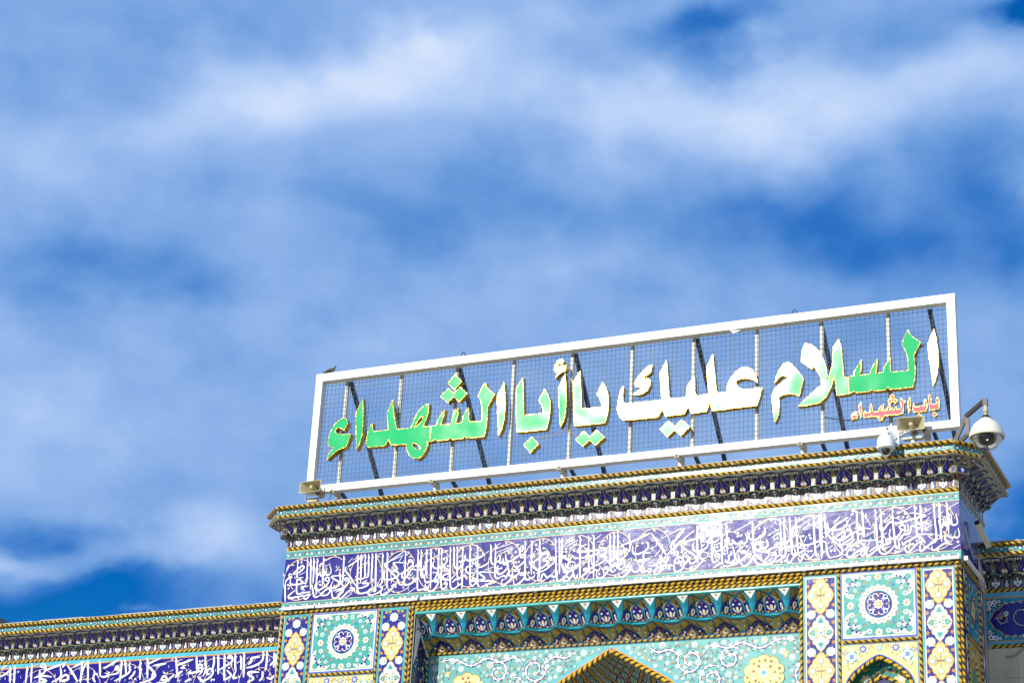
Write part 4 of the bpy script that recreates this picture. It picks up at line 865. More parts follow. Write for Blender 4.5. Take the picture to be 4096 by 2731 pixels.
def star_panel(parent, u0, u1, v0, v1):
    """square turquoise panel: round cobalt centre, cream scalloped ring, arabesque corners, scattered blossoms"""
    a = Art(FRONT); c = ((u0 + u1) / 2, (v0 + v1) / 2); h = (v1 - v0) / 2; wx = (u1 - u0) / 2
    a.rect(u0, u1, v0, v1, 'blue_line', 0); a.rect(u0 + 0.03, u1 - 0.03, v0 + 0.03, v1 - 0.03, 'white', 1)
    a.rect(u0 + 0.055, u1 - 0.055, v0 + 0.055, v1 - 0.055, 'grout', 1.5); a.tiles(u0 + 0.055, u1 - 0.055, v0 + 0.055, v1 - 0.055, 'sea_green', 2.4, 0.38)
    # corner arabesques
    for s in (-1, 1):
        for t in (-1, 1):
            k = (c[0] + s * (wx - 0.07), c[1] + t * (h - 0.07))
            pts = [k]
            for q in range(17):
                f = q / 16 * pi / 2; r = 0.29 + 0.11 * abs(sin(4 * f)) ** 0.7 - (0.17 if 0.25 < f < 0.6 or 0.97 < f < 1.32 else 0)
                r *= (1.25 if f < 0.2 or f > 1.37 else 1.0)
                pts.append((k[0] - s * r * cos(f), k[1] - t * r * sin(f)))
            a.poly(pts, 'ivory', 3)
            a.disc((k[0] - s * 0.09, k[1] - t * 0.09), 0.075, 'sea_green', 4, 8)
            for (dx, dy, r) in ((0.16, 0.12, 0.045), (0.12, 0.17, 0.04), (0.24, 0.08, 0.04), (0.08, 0.25, 0.04), (0.22, 0.22, 0.035), (0.32, 0.05, 0.03), (0.05, 0.33, 0.03)):
                a.flower((k[0] - s * dx, k[1] - t * dy), r, 'cobalt', 4, 3, 0.55, rot=dx * 9)
    # blossoms on brown stems
    for q in range(24):
        t = 2 * pi * q / 24 + 0.13; r = 0.575 + 0.06 * (q % 2)
        p = (c[0] + r * cos(t), c[1] + r * sin(t))
        a.stroke([(p[0] - 0.07 * sin(t), p[1] + 0.07 * cos(t)), p, (p[0] + 0.06 * cos(t) + 0.05 * sin(t), p[1] + 0.06 * sin(t) - 0.05 * cos(t))], 0.009, 'brown', 3)
    for (dx, dy, r, mt) in [(0, .57, .085, 'white'), (0, -.57, .085, 'white'), (.57, 0, .085, 'white'), (-.57, 0, .085, 'white'),
                            (.19, .545, .062, 'white'), (-.19, .545, .062, 'white'), (.19, -.545, .062, 'white'), (-.19, -.545, .062, 'white'),
                            (.545, .19, .062, 'white'), (.545, -.19, .062, 'white'), (-.545, .19, .062, 'white'), (-.545, -.19, .062, 'white'),
                            (.40, .44, .05, 'white'), (-.40, .44, .05, 'white'), (.40, -.44, .05, 'white'), (-.40, -.44, .05, 'white'),
                            (.30, .39, .035, 'blue_line'), (-.30, .39, .035, 'blue_line'), (.30, -.39, .035, 'blue_line'), (-.30, -.39, .035, 'blue_line'),
                            (.47, .31, .04, 'white'), (-.47, .31, .04, 'white'), (.47, -.31, .04, 'white'), (-.47, -.31, .04, 'white')]:
        p = (c[0] + dx, c[1] + dy)
        if mt == 'white':
            a.flower(p, r, 'white', 4, 8, 0.45, rot=dx * 3); a.flower(p, r * 0.5, 'orange' if r > .07 else 'sea_green', 5, 5, 0.4)
        else: a.flower(p, r, mt, 4, 4, 0.5)
    for s in (-1, 1):
        for t in (-1, 1):
            for (dx, dy) in ((.29, .50), (.50, .27)):
                p = (c[0] + s * dx * 0.85, c[1] + t * dy * 0.85)
                a.ring(p, 0.045, 0.014, 'orange', 4, 8, 0.5, 3.6)
    # scalloped ring and centre
    a.flower(c, 0.415, 'ivory', 5, 20, 0.10, n=120)
    for q in range(20):
        t = 2 * pi * (q + 0.5) / 20 + pi / 20
        a.diamond((c[0] + 0.335 * cos(t), c[1] + 0.335 * sin(t)), 0.018, 'brown', 6)
    a.disc(c, 0.285, 'turquoise', 6, 36); a.disc(c, 0.27, 'lapis', 7, 36)
    for q in range(4):
        t = pi / 4 + q * pi / 2
        for sg in (-1, 1):
            cc = (c[0] + 0.17 * cos(t + sg * 0.42), c[1] + 0.17 * sin(t + sg * 0.42))
            a.ring(cc, 0.058, 0.014, 'white', 8, 14, t - 2.4, t + 2.4)
        a.ring((c[0] + 0.20 * cos(t), c[1] + 0.20 * sin(t)), 0.045, 0.012, 'white', 8, 12)
        a.flower((c[0] + 0.20 * cos(t + pi / 4), c[1] + 0.20 * sin(t + pi / 4)), 0.04, 'brown', 8, 3, 0.4, rot=t + pi / 4)
    a.flower(c, 0.105, 'white', 9, 8, 0.25); a.flower(c, 0.08, 'orange', 10, 4, 0.5, rot=pi / 4); a.flower(c, 0.035, 'ivory', 11, 4, 0.3)
    return mk('medallion_panel', a.mb, parent)
star_panel(gate, -6.885, -5.235, 12.42, 13.785)
star_panel(gate, 5.30, 6.83, 12.42, 13.80)

def cream_panel(parent, u0, u1, v0, v1, arch):
    a = Art(FRONT)
    hole = arch if arch else None
    a.poly([(u0, v0), (u1, v0), (u1, v1), (u0, v1)] if not hole else
           [(u0, v0)] + hole + [(u1, v0), (u1, v1), (u0, v1)], 'cream', 0)
    c = (u0 + u1) / 2
    a.frame(u0, u1, v0, v1, 0.012, 'teal', 1)
    def out(p):
        if not arch: return True
        return p[1] > v0 + 0.02 and all(sqrt((p[0] - q[0]) ** 2 + (p[1] - q[1]) ** 2) > 0.10 for q in arch_fine) and not inside(p, arch)
    arch_fine = cr_spline(arch, 6) if arch else []
    for s in (-1, 1):
        for (dx, dz, r, mt) in ((0.33, -0.10, 0.085, 'blue_line'), (0.68, -0.62, 0.085, 'blue_line'), (0.13, -0.17, 0.055, 'white'), (0.40, -0.29, 0.035, 'white'), (0.58, -0.42, 0.035, 'white'),
                                (0.55, -0.08, 0.05, 'ivory'), (0.70, -0.36, 0.05, 'ivory'), (0.72, -0.16, 0.035, 'blue_line'), (0.0, -0.10, 0.06, 'sky_glaze'), (0.17, -0.04, 0.03, 'orange'), (0.73, -0.82, 0.04, 'white')):
            p = (c + s * dx * (u1 - u0) / 1.54, v1 + dz)
            if out(p):
                a.flower(p, r, mt, 2, 8, 0.35); a.disc(p, r * 0.4, 'white' if mt != 'white' else 'brown', 3, 8)
                for g_ in (0.6, 2.2, 3.9, 5.3):
                    e = (p[0] + (r + 0.05) * cos(g_), p[1] + (r + 0.05) * sin(g_))
                    if out(e) and u0 + 0.03 < e[0] < u1 - 0.03 and e[1] < v1 - 0.03: a.leaf((p[0] + r * cos(g_), p[1] + r * sin(g_)), g_ + 0.5, 0.075, 0.022, 'leaf', 1)
        p = (c + s * 0.56 * (u1 - u0) / 1.54, v1 - 0.245)
        if out(p):
            a.flower(p, 0.135, 'turquoise', 2, 4, 0.25, rot=pi / 4); a.flower(p, 0.125, 'white', 3, 4, 0.3); a.flower(p, 0.06, 'blue_line', 4, 4, 0.4, rot=pi / 4); a.disc(p, 0.026, 'sky_glaze', 5, 6)
    return a
mk('cream_panel', cream_panel(gate, -6.86, -5.23, 11.0, 12.325, None).mb, gate)
ar_half = [(0.0, 0.0), (0.20, -0.085), (0.40, -0.215), (0.58, -0.375), (0.68, -0.55), (0.72, -0.8), (0.72, -1.1)]
def arch_pts(c, top, k=1.0):
    L = [(c - x * k, top + z * k) for x, z in ar_half][::-1]
    return L + [(c + x * k, top + z * k) for x, z in ar_half[1:]]
AC = 6.055
ap = arch_pts(AC, 12.085)
ca = cream_panel(gate, 5.29, 6.83, 10.99, 12.315, ap)
ca.stroke(cr_spline(ap, 4), 0.022, 'blue_line', 2)
mk('cream_panel', ca.mb, gate)
an = MB()
fine = cr_spline(ap, 4)
an.grid([[(x, 0.0, z) for x, z in fine], [(x, 0.30, z) for x, z in fine]], 'teal')
ab = Art(Surf(0, 0.30, 1, 0), an)
ab.poly([(5.31, 10.9), (6.80, 10.9), (6.80, 12.2), (5.31, 12.2)], 'green_glaze', 0)
for k in range(40):
    p = (AC + rnd.uniform(-0.6, 0.6), 12.0 - abs(rnd.gauss(0, 0.3)))
    ab.flower(p, rnd.uniform(0.02, 0.045), rnd.choice(('orange', 'yellow', 'ivory', 'lapis')), 1, 5, 0.35)
for s in (-1, 1): ab.flower((AC + s * 0.36, 11.66), 0.12, 'cream', 2, 6, 0.35); ab.flower((AC + s * 0.36, 11.66), 0.05, 'white', 3, 6, 0.35)
inner = arch_pts(AC, 11.72, 0.72)
ab.poly(inner, 'navy', 4)
mk('arched_niche', an, gate)
rn = Art(FRONT)
def rope_along(a, pts, w, proud, slant, h0=0.0):
    for i in range(len(pts) - 1):
        a.rope(pts[i], pts[i + 1], w, proud, slant, h0=h0)
rope_along(rn, [(AC + (x - AC) * 0.93, 12.085 + (z - 12.085) * 0.97 - 0.055) for x, z in ap], 0.075, 0.03, 0.6)
rb = Art(Surf(0, 0.27, 1, 0), rn.mb)
rope_along(rb, inner, 0.07, 0.025, 0.6)
mk('rope_moulding', rn.mb, gate, kind='stuff')

# upright and level rope mouldings framing the panels
rm = Art(FRONT)
VERT = [(-7.685, 0.075, 1), (-6.925, 0.055, -1), (-5.193, 0.055, 1), (-4.435, 0.07, 1), (-4.355, 0.07, -1), (4.475, 0.075, -1), (5.262, 0.055, 1), (6.887, 0.075, 1), (7.645, 0.065, 1), (7.715, 0.065, 1)]
for (u, wd, sl_) in VERT: rm.rope((u, 10.9), (u, 13.80), wd, 0.045 if wd > 0.06 else 0.03, sl_ * 1.1)
rm.rope((-6.885, 12.375), (-5.235, 12.375), 0.072, 0.05, -1.1); rm.rope((5.30, 12.37), (6.84, 12.37), 0.072, 0.05, -1.1)
mk('rope_moulding', rm.mb, gate, kind='stuff')

# right-hand return of the pier
rs = Art(SIDE)
rs.rect(0.0, 1.96, 10.5, 13.79, 'navy', 0)
for (u0, u1) in ((0.03, 0.24), (1.60, 1.93)):
    rs.rect(u0, u1, 10.5, 13.76, 'cobalt', 1)
    v = 13.6
    while v > 10.6:
        rs.diamond(((u0 + u1) / 2, v), 0.08, 'cream' if int(v * 10) % 2 else 'white', 2, 0.2); v -= 0.45
rs.rect(0.34, 1.42, 12.52, 13.70, 'teal', 1); rs.flower((0.88, 13.1), 0.32, 'brown', 2, 12, 0.2); rs.flower((0.88, 13.1), 0.2, 'cream', 3, 8, 0.3)
for k in range(70):
    rs.flower((rnd.uniform(0.40, 1.36), rnd.uniform(12.58, 13.66)), rnd.uniform(0.02, 0.045), rnd.choice(('white', 'lapis', 'orange', 'ivory')), 4, 5, 0.4)
rs.rect(0.34, 1.42, 10.5, 12.38, 'gold_glaze', 1)
for k in range(50):
    rs.flower((rnd.uniform(0.40, 1.36), rnd.uniform(11.4, 12.3)), rnd.uniform(0.02, 0.04), rnd.choice(('white', 'lapis', 'brown')), 2, 5, 0.4)
rs.poly([(0.45, 10.5), (0.47, 11.3), (0.62, 11.75), (0.88, 12.02), (1.14, 11.75), (1.29, 11.3), (1.31, 10.5)], 'green_glaze', 3)
rs.rope((0.34, 12.45), (1.42, 12.45), 0.085, 0.035, 1.1); rs.rope((1.50, 10.5), (1.50, 13.7), 0.08, 0.035, 1.1); rs.rope((0.30, 10.5), (0.30, 13.7), 0.05, 0.02, 1.1)
rs.rope((1.31, 10.5), (1.14, 11.75), 0.08, 0.03, 0.6, h0=0.008); rs.rope((1.14, 11.75), (0.88, 12.02), 0.08, 0.03, 0.6, h0=0.008)
mk('side_panel', rs.mb, gate)

# ------------------------------------------------------------------ recess over the door
rt = Art(RET)
rt.rect(0.0, RD, 10.5, 13.6, 'navy', 0)
pts = [(0.05, 13.58), (0.70, 13.58), (0.66, 13.25), (0.74, 12.75), (0.55, 12.95), (0.30, 13.2), (0.18, 12.75), (0.05, 12.5)]
rt.poly(pts, 'white', 1)
for k in range(14):
    rt.stroke([(rnd.uniform(0.08, 0.6), rnd.uniform(13.2, 13.5)) for _ in range(2)], 0.016, 'brown', 2)
for k in range(110):
    p = (rnd.uniform(0.05, 0.70), rnd.uniform(10.8, 13.0))
    if p[1] > 12.6 and p[0] < 0.2: continue
    rt.flower(p, rnd.uniform(0.02, 0.05), rnd.choice(('white', 'ivory', 'turquoise', 'orange', 'cobalt')), 2, 6, 0.4)
rt.rope((RD - 0.03, 10.5), (RD - 0.03, 12.9), 0.05, 0.03, 1.0)
mk('recess_return', rt.mb, gate)
ln = Art(FRONT)
ln.rope((XL, 13.775), (XR, 13.775), 0.065, 0.035, 1.1); ln.rope((XL, 13.705), (XR, 13.705), 0.065, 0.012, 1.1)
mk('rope_moulding', ln.mb, gate, kind='stuff')
tb = MB()
tb.grid([[(x, 0.025 + 0.045 * cos(t), 13.635 + 0.042 * sin(t)) for t in (2 * pi * k / 10 for k in range(11))] for x in [XL + (XR - XL) * k / 14 for k in range(15)]], 'turquoise')
mk('turquoise_roll', tb, gate)

Q = (XR - XL) / 12
def hood_mesh():
    """one bay of the big stalactite frieze: a hood of five facets over a scalloped sill"""
    mb = MB(); z0, z1 = 13.20, 13.37; h = Q / 2
    TB = [(1.0, 'teal'), (0.86, 'brown'), (0.82, 'cobalt')]; GBs = [(1.0, 'teal'), (0.78, 'brown'), (0.72, 'gold_glaze')]
    O2 = (0, -1, -0.3)
    c0, c1, ca_ = (-0.155, 0.46, z0), (0.155, 0.46, z0), (0, 0.14, 13.55)
    yy_ = lambda z: 0.46 - (z - z0) * 0.914
    s1, s0 = (0.162, yy_(13.38), 13.38), (-0.162, yy_(13.38), 13.38)
    m1, m0 = (0.10, yy_(13.48), 13.48), (-0.10, yy_(13.48), 13.48)
    n, q = panel(mb, [c0, c1, s1, m1, ca_, m0, s0], TB, O2)
    motif(mb, q, [(drop(0, -0.10, 0.06, 0.15), 'ivory'), ([(-0.105, -0.06), (-0.07, -0.13), (-0.02, -0.17), (-0.05, -0.10), (-0.075, -0.04)], 'ivory'), ([(0.105, -0.06), (0.075, -0.04), (0.05, -0.10), (0.02, -0.17), (0.07, -0.13)], 'ivory'),
                  (drop(-0.085, -0.19, 0.055, 0.05), 'yellow'), (drop(0.085, -0.19, 0.055, 0.05), 'yellow'), (drop(-0.07, 0.03, 0.05, 0.05), 'white'), (drop(0.07, 0.03, 0.05, 0.05), 'white'), (drop(0, 0.12, 0.045, 0.045), 'ochre'),
                  (drop(-0.11, -0.01, 0.014, 0.06), 'turquoise'), (drop(0.11, -0.01, 0.014, 0.06), 'turquoise')], n)
    for s in (-1, 1):
        e = s * (h - 0.012)
        a0, a1 = (s * 0.175, 0.452, z0), (e, 0.22, z0)
        nx, ny = -0.79 * s, -0.61
        def on(f, z):
            k = (z - z0) / 0.30 * 0.11
            return (a0[0] + (a1[0] - a0[0]) * f + nx * k, a0[1] + (a1[1] - a0[1]) * f + ny * k, z)
        b0, b1, ap_ = on(0.0, 13.38), on(1.0, 13.38), on(0.5, 13.52)
        n, q = panel(mb, [a0, a1, b1, on(0.82, 13.46), ap_, on(0.18, 13.46), b0], TB, (-s, -1, -0.3))
        motif(mb, q, [(drop(0, -0.07, 0.10, 0.17), 'ivory'), (drop(0, -0.06, 0.03, 0.09), 'ochre'), (drop(-0.085, -0.14, 0.05, 0.05), 'yellow'), (drop(0.085, -0.14, 0.05, 0.05), 'yellow'), (drop(0, 0.08, 0.04, 0.06), 'orange')], n)
        T1 = (s * 0.14, 0.03, 13.60); T2 = (s * (h - 0.13), 0.012, 13.605)
        panel(mb, [ca_, (s * 0.10, yy_(13.48), 13.48), (s * 0.162, yy_(13.38), 13.38), b0, ap_, T1], GBs, O2)
        panel(mb, [ca_, T1, (0, 0.02, 13.61)], GBs, O2)
        panel(mb, [ap_, b1, T2, T1], GBs, O2)
        mb.face([a1, (s * h, 0.21, z0), (s * h, 0.155, 13.38), b1], 'teal'); mb.face([b1, (s * h, 0.155, 13.38), (s * h, 0.10, 13.45), T2], 'teal')
        panel(mb, [(s * h, 0.098, 13.452), (s * h, 0.008, 13.61), (T2[0], T2[1] - 0.004, T2[2])], [(1.0, 'white')], O2)
        mb.poly([(s * h, 0.04, 13.54), (s * h, 0.018, 13.58), (s * (h - 0.03), 0.026, 13.56)], 'ochre')
        # sill moulding following the plan
        for (p, r) in (((s * 0.0, 0.445), (s * 0.165, 0.445)), ((s * 0.165, 0.445), (s * (h - 0.02), 0.205)), ((s * (h - 0.02), 0.205), (s * h, 0.20))):
            rows = []
            for (dy, z) in ((0.0, z0 + 0.005), (-0.035, z0 - 0.012), (-0.045, z0 - 0.04), (-0.01, z0 - 0.052), (0.03, z0 - 0.056)):
                rows.append([(p[0], p[1] + dy, z), (r[0], r[1] + dy, z)])
            mb.grid(rows, 'teal', smooth=False)
        # lower row: half of an arched tile under each end, gold facets sweeping up to the sill
        X0 = s * h; zz = 12.925
        f = lambda d: X0 - s * d
        O3 = (0, -1, -0.5)
        panel(mb, [(f(0), 0.745, zz), (f(0.325), 0.745, zz), (f(0.22), 0.70, 13.03), (f(0.10), 0.64, 13.10), (f(0.0), 0.58, 13.145)], [(1.0, 'cobalt')], O3)
        ya = lambda z: 0.745 - (z - zz) * 0.75
        hp = lambda pts, mt, o: mb.poly([(f(dx), ya(zz + dz) - 0.006 - o, zz + dz) for dx, dz in pts], mt)
        hp([(0, 0.003), (0.135, 0.006), (0.125, 0.05), (0.085, 0.085), (0.03, 0.12), (0, 0.165)], 'ochre', 0.0)
        hp([(0, 0.004), (0.06, 0.008), (0.068, 0.05), (0.04, 0.085), (0, 0.12)], 'ivory', 0.003)
        hp([(0, 0.015), (0.03, 0.035), (0, 0.075)], 'teal', 0.005)
        for (dx, dz, mt, r) in ((0.165, 0.075, 'white', 0.03), (0.20, 0.025, 'yellow', 0.028), (0.255, 0.02, 'turquoise', 0.02), (0.10, 0.135, 'turquoise', 0.014)):
            hp([(dx + r * cos(t), dz + r * 0.8 * sin(t)) for t in (2 * pi * k / 7 for k in range(7))], mt, 0.003)
        panel(mb, [(f(0.0), 0.581, 13.147), (f(0.10), 0.641, 13.101), (f(0.22), 0.701, 13.031), (f(0.17), 0.33, 13.155), (f(0.0), 0.21, 13.155)], GBs, O3)
        n, q = panel(mb, [(f(0.22), 0.701, 13.031), (f(0.325), 0.746, zz), (f(h), 0.746, zz), (f(h), 0.44, 13.15), (f(0.17), 0.33, 13.155)], GBs, O3)
        motif(mb, q, [(drop(0, -0.01, 0.035, 0.06), 'white'), (drop(0.03 * s, 0.04, 0.03, 0.03), 'teal')], n)
    return mb
big = part('stalactite_frieze', (0, 0.4, 13.2), gate)
H0 = None
for k in range(13):
    loc = (XL + k * Q, 0, 0)
    if H0 is None: H0 = mk('stalactite_hood', hood_mesh(), big, loc=loc, local=True)
    else: inst(H0, 'stalactite_hood', big, loc)
br = Art(BACK); br.rope((XL, 12.885), (XR, 12.885), 0.072, 0.07, 1.1)
mk('rope_moulding', br.mb, gate, kind='stuff')

# tympanum with a pointed arch
ah = [(0.0, 0.0), (1.23, -0.70), (1.9, -1.18), (2.5, -1.75), (2.9, -2.4), (3.0, -3.2)]
AX, AZ = 0.075, 12.79
def apts(k=1.0, dz=0.0):
    L = [(AX - x * k, AZ + dz + z * k) for x, z in ah][::-1]
    return L + [(AX + x * k, AZ + dz + z * k) for x, z in ah[1:]]
A_ = apts()
ty = Art(BACK)
ty.poly([(XL, 9.59)] + A_ + [(XR, 9.59), (XR, 12.845), (XL, 12.845)], 'aqua', 0)
for k in range(1, 24): ty.stroke([(XL + k * 0.365, 12.84), (XL + k * 0.365, max(11.5, AZ + 0.12 - abs(XL + k * 0.365 - AX) * 0.56))], 0.005, 'grout', 0.6)
ty.rect(XL, XL + 0.05, 9.6, 12.84, 'teal', 1)
A_fine = [(A_[i][0] + (A_[i + 1][0] - A_[i][0]) * k / 8, A_[i][1] + (A_[i + 1][1] - A_[i][1]) * k / 8) for i in range(len(A_) - 1) for k in range(8)]
def clear(p, r=0.0):
    return XL + 0.08 + r < p[0] < XR - 0.05 - r and p[1] < 12.82 - r and not inside(p, A_) and all((p[0] - q[0]) ** 2 + (p[1] - q[1]) ** 2 > (0.07 + r) ** 2 for q in A_fine)
def garland(pts, wd=0.075):
    sp = [p for p in cr_spline(pts, 7)]
    sp = [p for p in sp if clear(p, 0.02)]
    if len(sp) < 3: return
    ty.stroke(sp, wd, 'lapis', 2, lambda q: 0.35 + 0.65 * sin(pi * q) ** 0.5); ty.stroke(sp, wd * 0.38, 'white', 3, lambda q: 0.4 + 0.6 * sin(pi * q) ** 0.5)
    acc = 0.0
    for i in range(1, len(sp)):
        acc += sqrt((sp[i][0] - sp[i - 1][0]) ** 2 + (sp[i][1] - sp[i - 1][1]) ** 2)
        if acc < 0.115: continue
        acc = 0.0
        ty.flower(sp[i], 0.034, 'white', 4, 6, 0.3); ty.disc(sp[i], 0.012, 'orange', 5, 6)
def spiral(c, r, turns, s, ph=0.0):
    n = 22; garland([(c[0] + s * r * (1 - 0.72 * k / n) * cos(ph + turns * 2 * pi * k / n), c[1] + r * (1 - 0.72 * k / n) * sin(ph + turns * 2 * pi * k / n)) for k in range(n + 1)])
for s in (-1, 1):
    c = (AX + s * 1.78, 12.40); spiral(c, 0.30, 1.4, s, 2.2)
    garland([(AX + s * 0.85, 12.74), (AX + s * 1.05, 12.62), (AX + s * 1.3, 12.66), (AX + s * 1.5, 12.56)])
    garland([(AX + s * 2.05, 12.52), (AX + s * 2.25, 12.70), (AX + s * 2.6, 12.62), (AX + s * 2.9, 12.72), (AX + s * 3.3, 12.58), (AX + s * 3.7, 12.74), (AX + s * 4.05, 12.70)])
    spiral((AX + s * 2.65, 12.40), 0.26, 1.3, s, 0.5); spiral((AX + s * 2.25, 11.98), 0.30, 1.4, s, 1.2)
    garland([(AX + s * 4.15, 12.62), (AX + s * 4.2, 12.3), (AX + s * 4.05, 12.0), (AX + s * 4.15, 11.7)], 0.07)
    cm = [(AX + s * (3.38 + 0.46 * q * cos(t)), 12.02 + 0.42 * q * sin(t)) for t, q in ((2 * pi * k / 90, 1 - 0.14 * (1 - abs(sin(5 * 2 * pi * k / 90)) ** 0.5)) for k in range(90))]
    ty.fan((AX + s * 3.38, 12.02), cm, 'leaf', 4); ty.fan((AX + s * 3.38, 12.02), [(AX + s * 3.38 + (x - AX - s * 3.38) * 0.965, 12.02 + (z - 12.02) * 0.96) for x, z in cm], 'cream', 5)
    ty.flower((AX + s * 3.38, 12.05), 0.11, 'white', 6, 8, 0.35); ty.flower((AX + s * 3.38, 12.05), 0.06, 'sky_glaze', 7, 6, 0.35)
    for k in range(34):
        t = 2 * pi * k / 34; f_ = (1.0, 0.66)[k % 2]; p = (AX + s * 3.38 + 0.36 * f_ * cos(t), 12.02 + 0.29 * f_ * sin(t)); ty.flower(p, 0.034, rnd.choice(('brown', 'ivory', 'leaf')), 6, 5, 0.4)
    ty.flower((AX + s * 3.85, 12.42), 0.08, 'cream', 4, 3, 0.5, rot=0.7)
    taken = []
    for k in range(1800):
        p = (AX + s * rnd.uniform(0.25, 4.3), rnd.uniform(11.6, 12.8)); r = rnd.choice((0.08, 0.055, 0.045, 0.032))
        if not clear(p, r * 0.6) or any((p[0] - q[0]) ** 2 + (p[1] - q[1]) ** 2 < (0.028 + r + q[2]) ** 2 for q in taken): continue
        if (p[0] - AX - s * 3.38) ** 2 / 0.36 + (p[1] - 12.02) ** 2 / 0.25 < 1: continue
        taken.append((p[0], p[1], r)); t = rnd.uniform(0, 6.3)
        ty.flower(p, r, 'white', 3, 8, 0.42, rot=t); ty.flower(p, r * 0.62, rnd.choice(('brown', 'aqua', 'aqua', 'orange', 'sea_green')), 4, 5, 0.4); ty.disc(p, r * 0.3, 'white', 5, 6)
        for q in (t, t + 2.4, t + 4.2):
            e = (p[0] + (r + 0.02) * cos(q), p[1] + (r + 0.02) * sin(q))
            if clear(e, 0.06): ty.leaf(e, q + 0.6, 0.085, 0.024, rnd.choice(('brown', 'brown', 'orange')), 1)
mk('tympanum', ty.mb, gate)
ae = Art(BACK)
rope_along(ae, apts(0.985, -0.075)[::1], 0.11, 0.045, 0.7)
ae.stroke(A_, 0.03, 'orange', 4); ae.stroke(apts(1.01, 0.035), 0.05, 'sky_glaze', 3)
mk('rope_moulding', ae.mb, gate, kind='stuff')
# netted half dome behind the arch
vb = MB()
class Vault:
    def __call__(s, u, v, h=0.0):      # u across, v down from the crown
        return (AX + u, RD + 0.05 + 1.2 * v + 0.05 * u * u - h * 0.4, AZ - 0.09 - v * 0.52 - 0.03 * u * u - h * 0.9)
va = Art(Vault(), vb, 0.0)
rows = [[va.S(-3 + 6 * k / 24, v) for k in range(25)] for v in [-0.03 + 3.0 * j / 16 for j in range(17)]]
vb.grid(rows, 'gold_glaze')
row = 0; v = 0.17
while v < 2.0:
    r = 0.052 + 0.10 * v; n = 9; step = r * 2.35
    for k in range(-n, n + 1):
        u = (k + (0.5 if row % 2 else 0)) * step
        if abs(u) > v * 1.9 + 0.25: continue
        og = [(0, 1.25), (0.22, 0.92), (0.62, 0.62), (0.82, 0.2), (0.72, -0.3), (0.3, -0.85), (0, -1.15), (-0.3, -0.85), (-0.72, -0.3), (-0.82, 0.2), (-0.62, 0.62), (-0.22, 0.92)]
        for (f, mt, ly) in ((1.0, 'navy', 2), (0.74, 'white', 3), (0.64, 'green_glaze', 4)):
            va.poly([(u + x * r * f, v - y * r * f) for x, y in og], mt, ly)
        for (dx, dy) in ((0, 0.3), (0.26, 0.0), (-0.26, 0.0), (0, -0.35)):
            va.disc((u + dx * r, v - dy * r), r * 0.13, 'white', 5, 6)
    v += r * 1.32; row += 1
mk('netted_vault', vb, gate)
# ------------------------------------------------------------------ lower walls either side of the gateway
YWL = 2.21
def wing(label, x0, x1, dz, left):
    t = thing('shrine_wall', ((x0 + x1) / 2, YWL, 0), label, 'wall')
    L = x1 - x0; S = Surf(x0, YWL, 1, 0)
    zt = 16.0 + dz
    b = MB(); b.box(x0, x1, YWL + 0.004, YWL + 1.2, 0, zt, 'grout')
    b.box(x0, x1, YWL - 0.506, YWL + 1.2, 15.955 + dz, 16.22 + dz, 'grout')
    mk('wall', b, t)
    c = part('cornice', (x0, YWL, 15.4 + dz), t)
    n = int(round(L / P_))
    cornice(c, [(x0, YWL - 0.003, 0, L, n)], dz, NICHE)
    f = Art(Surf(x0, YWL - 0.506, 1, 0)); fascia(f, 0, L, 16.035 + dz, 16.14 + dz)
    mk('blossom_frieze', f.mb, c)
    r = Art(Surf(x0, YWL - 0.506, 1, 0))
    r.rope((0, 16.19 + dz), (L, 16.19 + dz), 0.085, 0.06, -1.0, h0=0.03); r.rope((0, 15.995 + dz), (L, 15.995 + dz), 0.085, 0.035, -1.0)
    r.mb.face([r.S(0, 16.143 + dz, 0), r.S(L, 16.143 + dz, 0), r.S(L, 16.143 + dz, 0.055), r.S(0, 16.143 + dz, 0.055)], 'ochre')
    r2 = Art(S, r.mb); r2.rope((0, 15.372 + dz), (L, 15.372 + dz), 0.085, 0.035, 1.1)
    mk('rope_moulding', r.mb, c, kind='stuff')
    mo = MB(); x = x0
    while x < x1:
        q = rnd.uniform(0.15, 0.7); mo.box(x, min(x + q, x1), YWL - 0.55, YWL - 0.1, 16.236 + dz, 16.236 + dz + rnd.uniform(0.01, 0.03), 'grout'); x += q
    mk('mortar_bed', mo, c)
    a = Art(S)
    a.rect(0, L, 15.235 + dz, 15.328 + dz, 'sky_glaze', 0); a.rect(0, L, 15.205 + dz, 15.235 + dz, 'orange', 0)
    mk('border_strip', a.mb, t)
    return t, S, L, dz
tl, SL, LL, dzl = wing('long lower shrine wall left of the gateway with white calligraphy on deep blue tiles', -20.5, -HW - 0.002, -1.575, True)
ins = part('inscription_band', (-14, YWL, 13), tl)
ztop = 15.205 + dzl
tw2, th2 = 0.46, 0.40
t2 = MB(); t2.box(-tw2 / 2 + 0.003, tw2 / 2 - 0.003, -0.006, 0.006, -th2 / 2 + 0.003, th2 / 2 - 0.003, 'lapis_dark')
f2 = None
x = -HW - tw2 / 2 - 0.02
while x > -20.3:
    for j in range(4):
        loc = (x, YWL - 0.003, ztop - (j + 0.5) * th2)
        if f2 is None: f2 = o = mk('tile', t2, ins, loc=loc, local=True)
        else: o = inst(f2, 'tile', ins, loc)
        o.rotation_euler = (radians(rnd.gauss(0, 0.25)), 0, radians(rnd.gauss(0, 0.25)))
    x -= tw2
SW = Surf(0, YWL, 1, 0)
mk('vine_scroll', vine(SW, -20.4, -7.9, ztop - 1.5, ztop - 0.03, 0.010, 'vine_cream', 0.6, 0.013).mb, ins)
lw = lettering(SW, INK_SW, INK_TW, INK_DW, 0.052, 0.014, marks=(-17.4, -7.95, ztop - 0.75, ztop - 0.06, 170))
mk('calligraphy', lw.mb, ins)

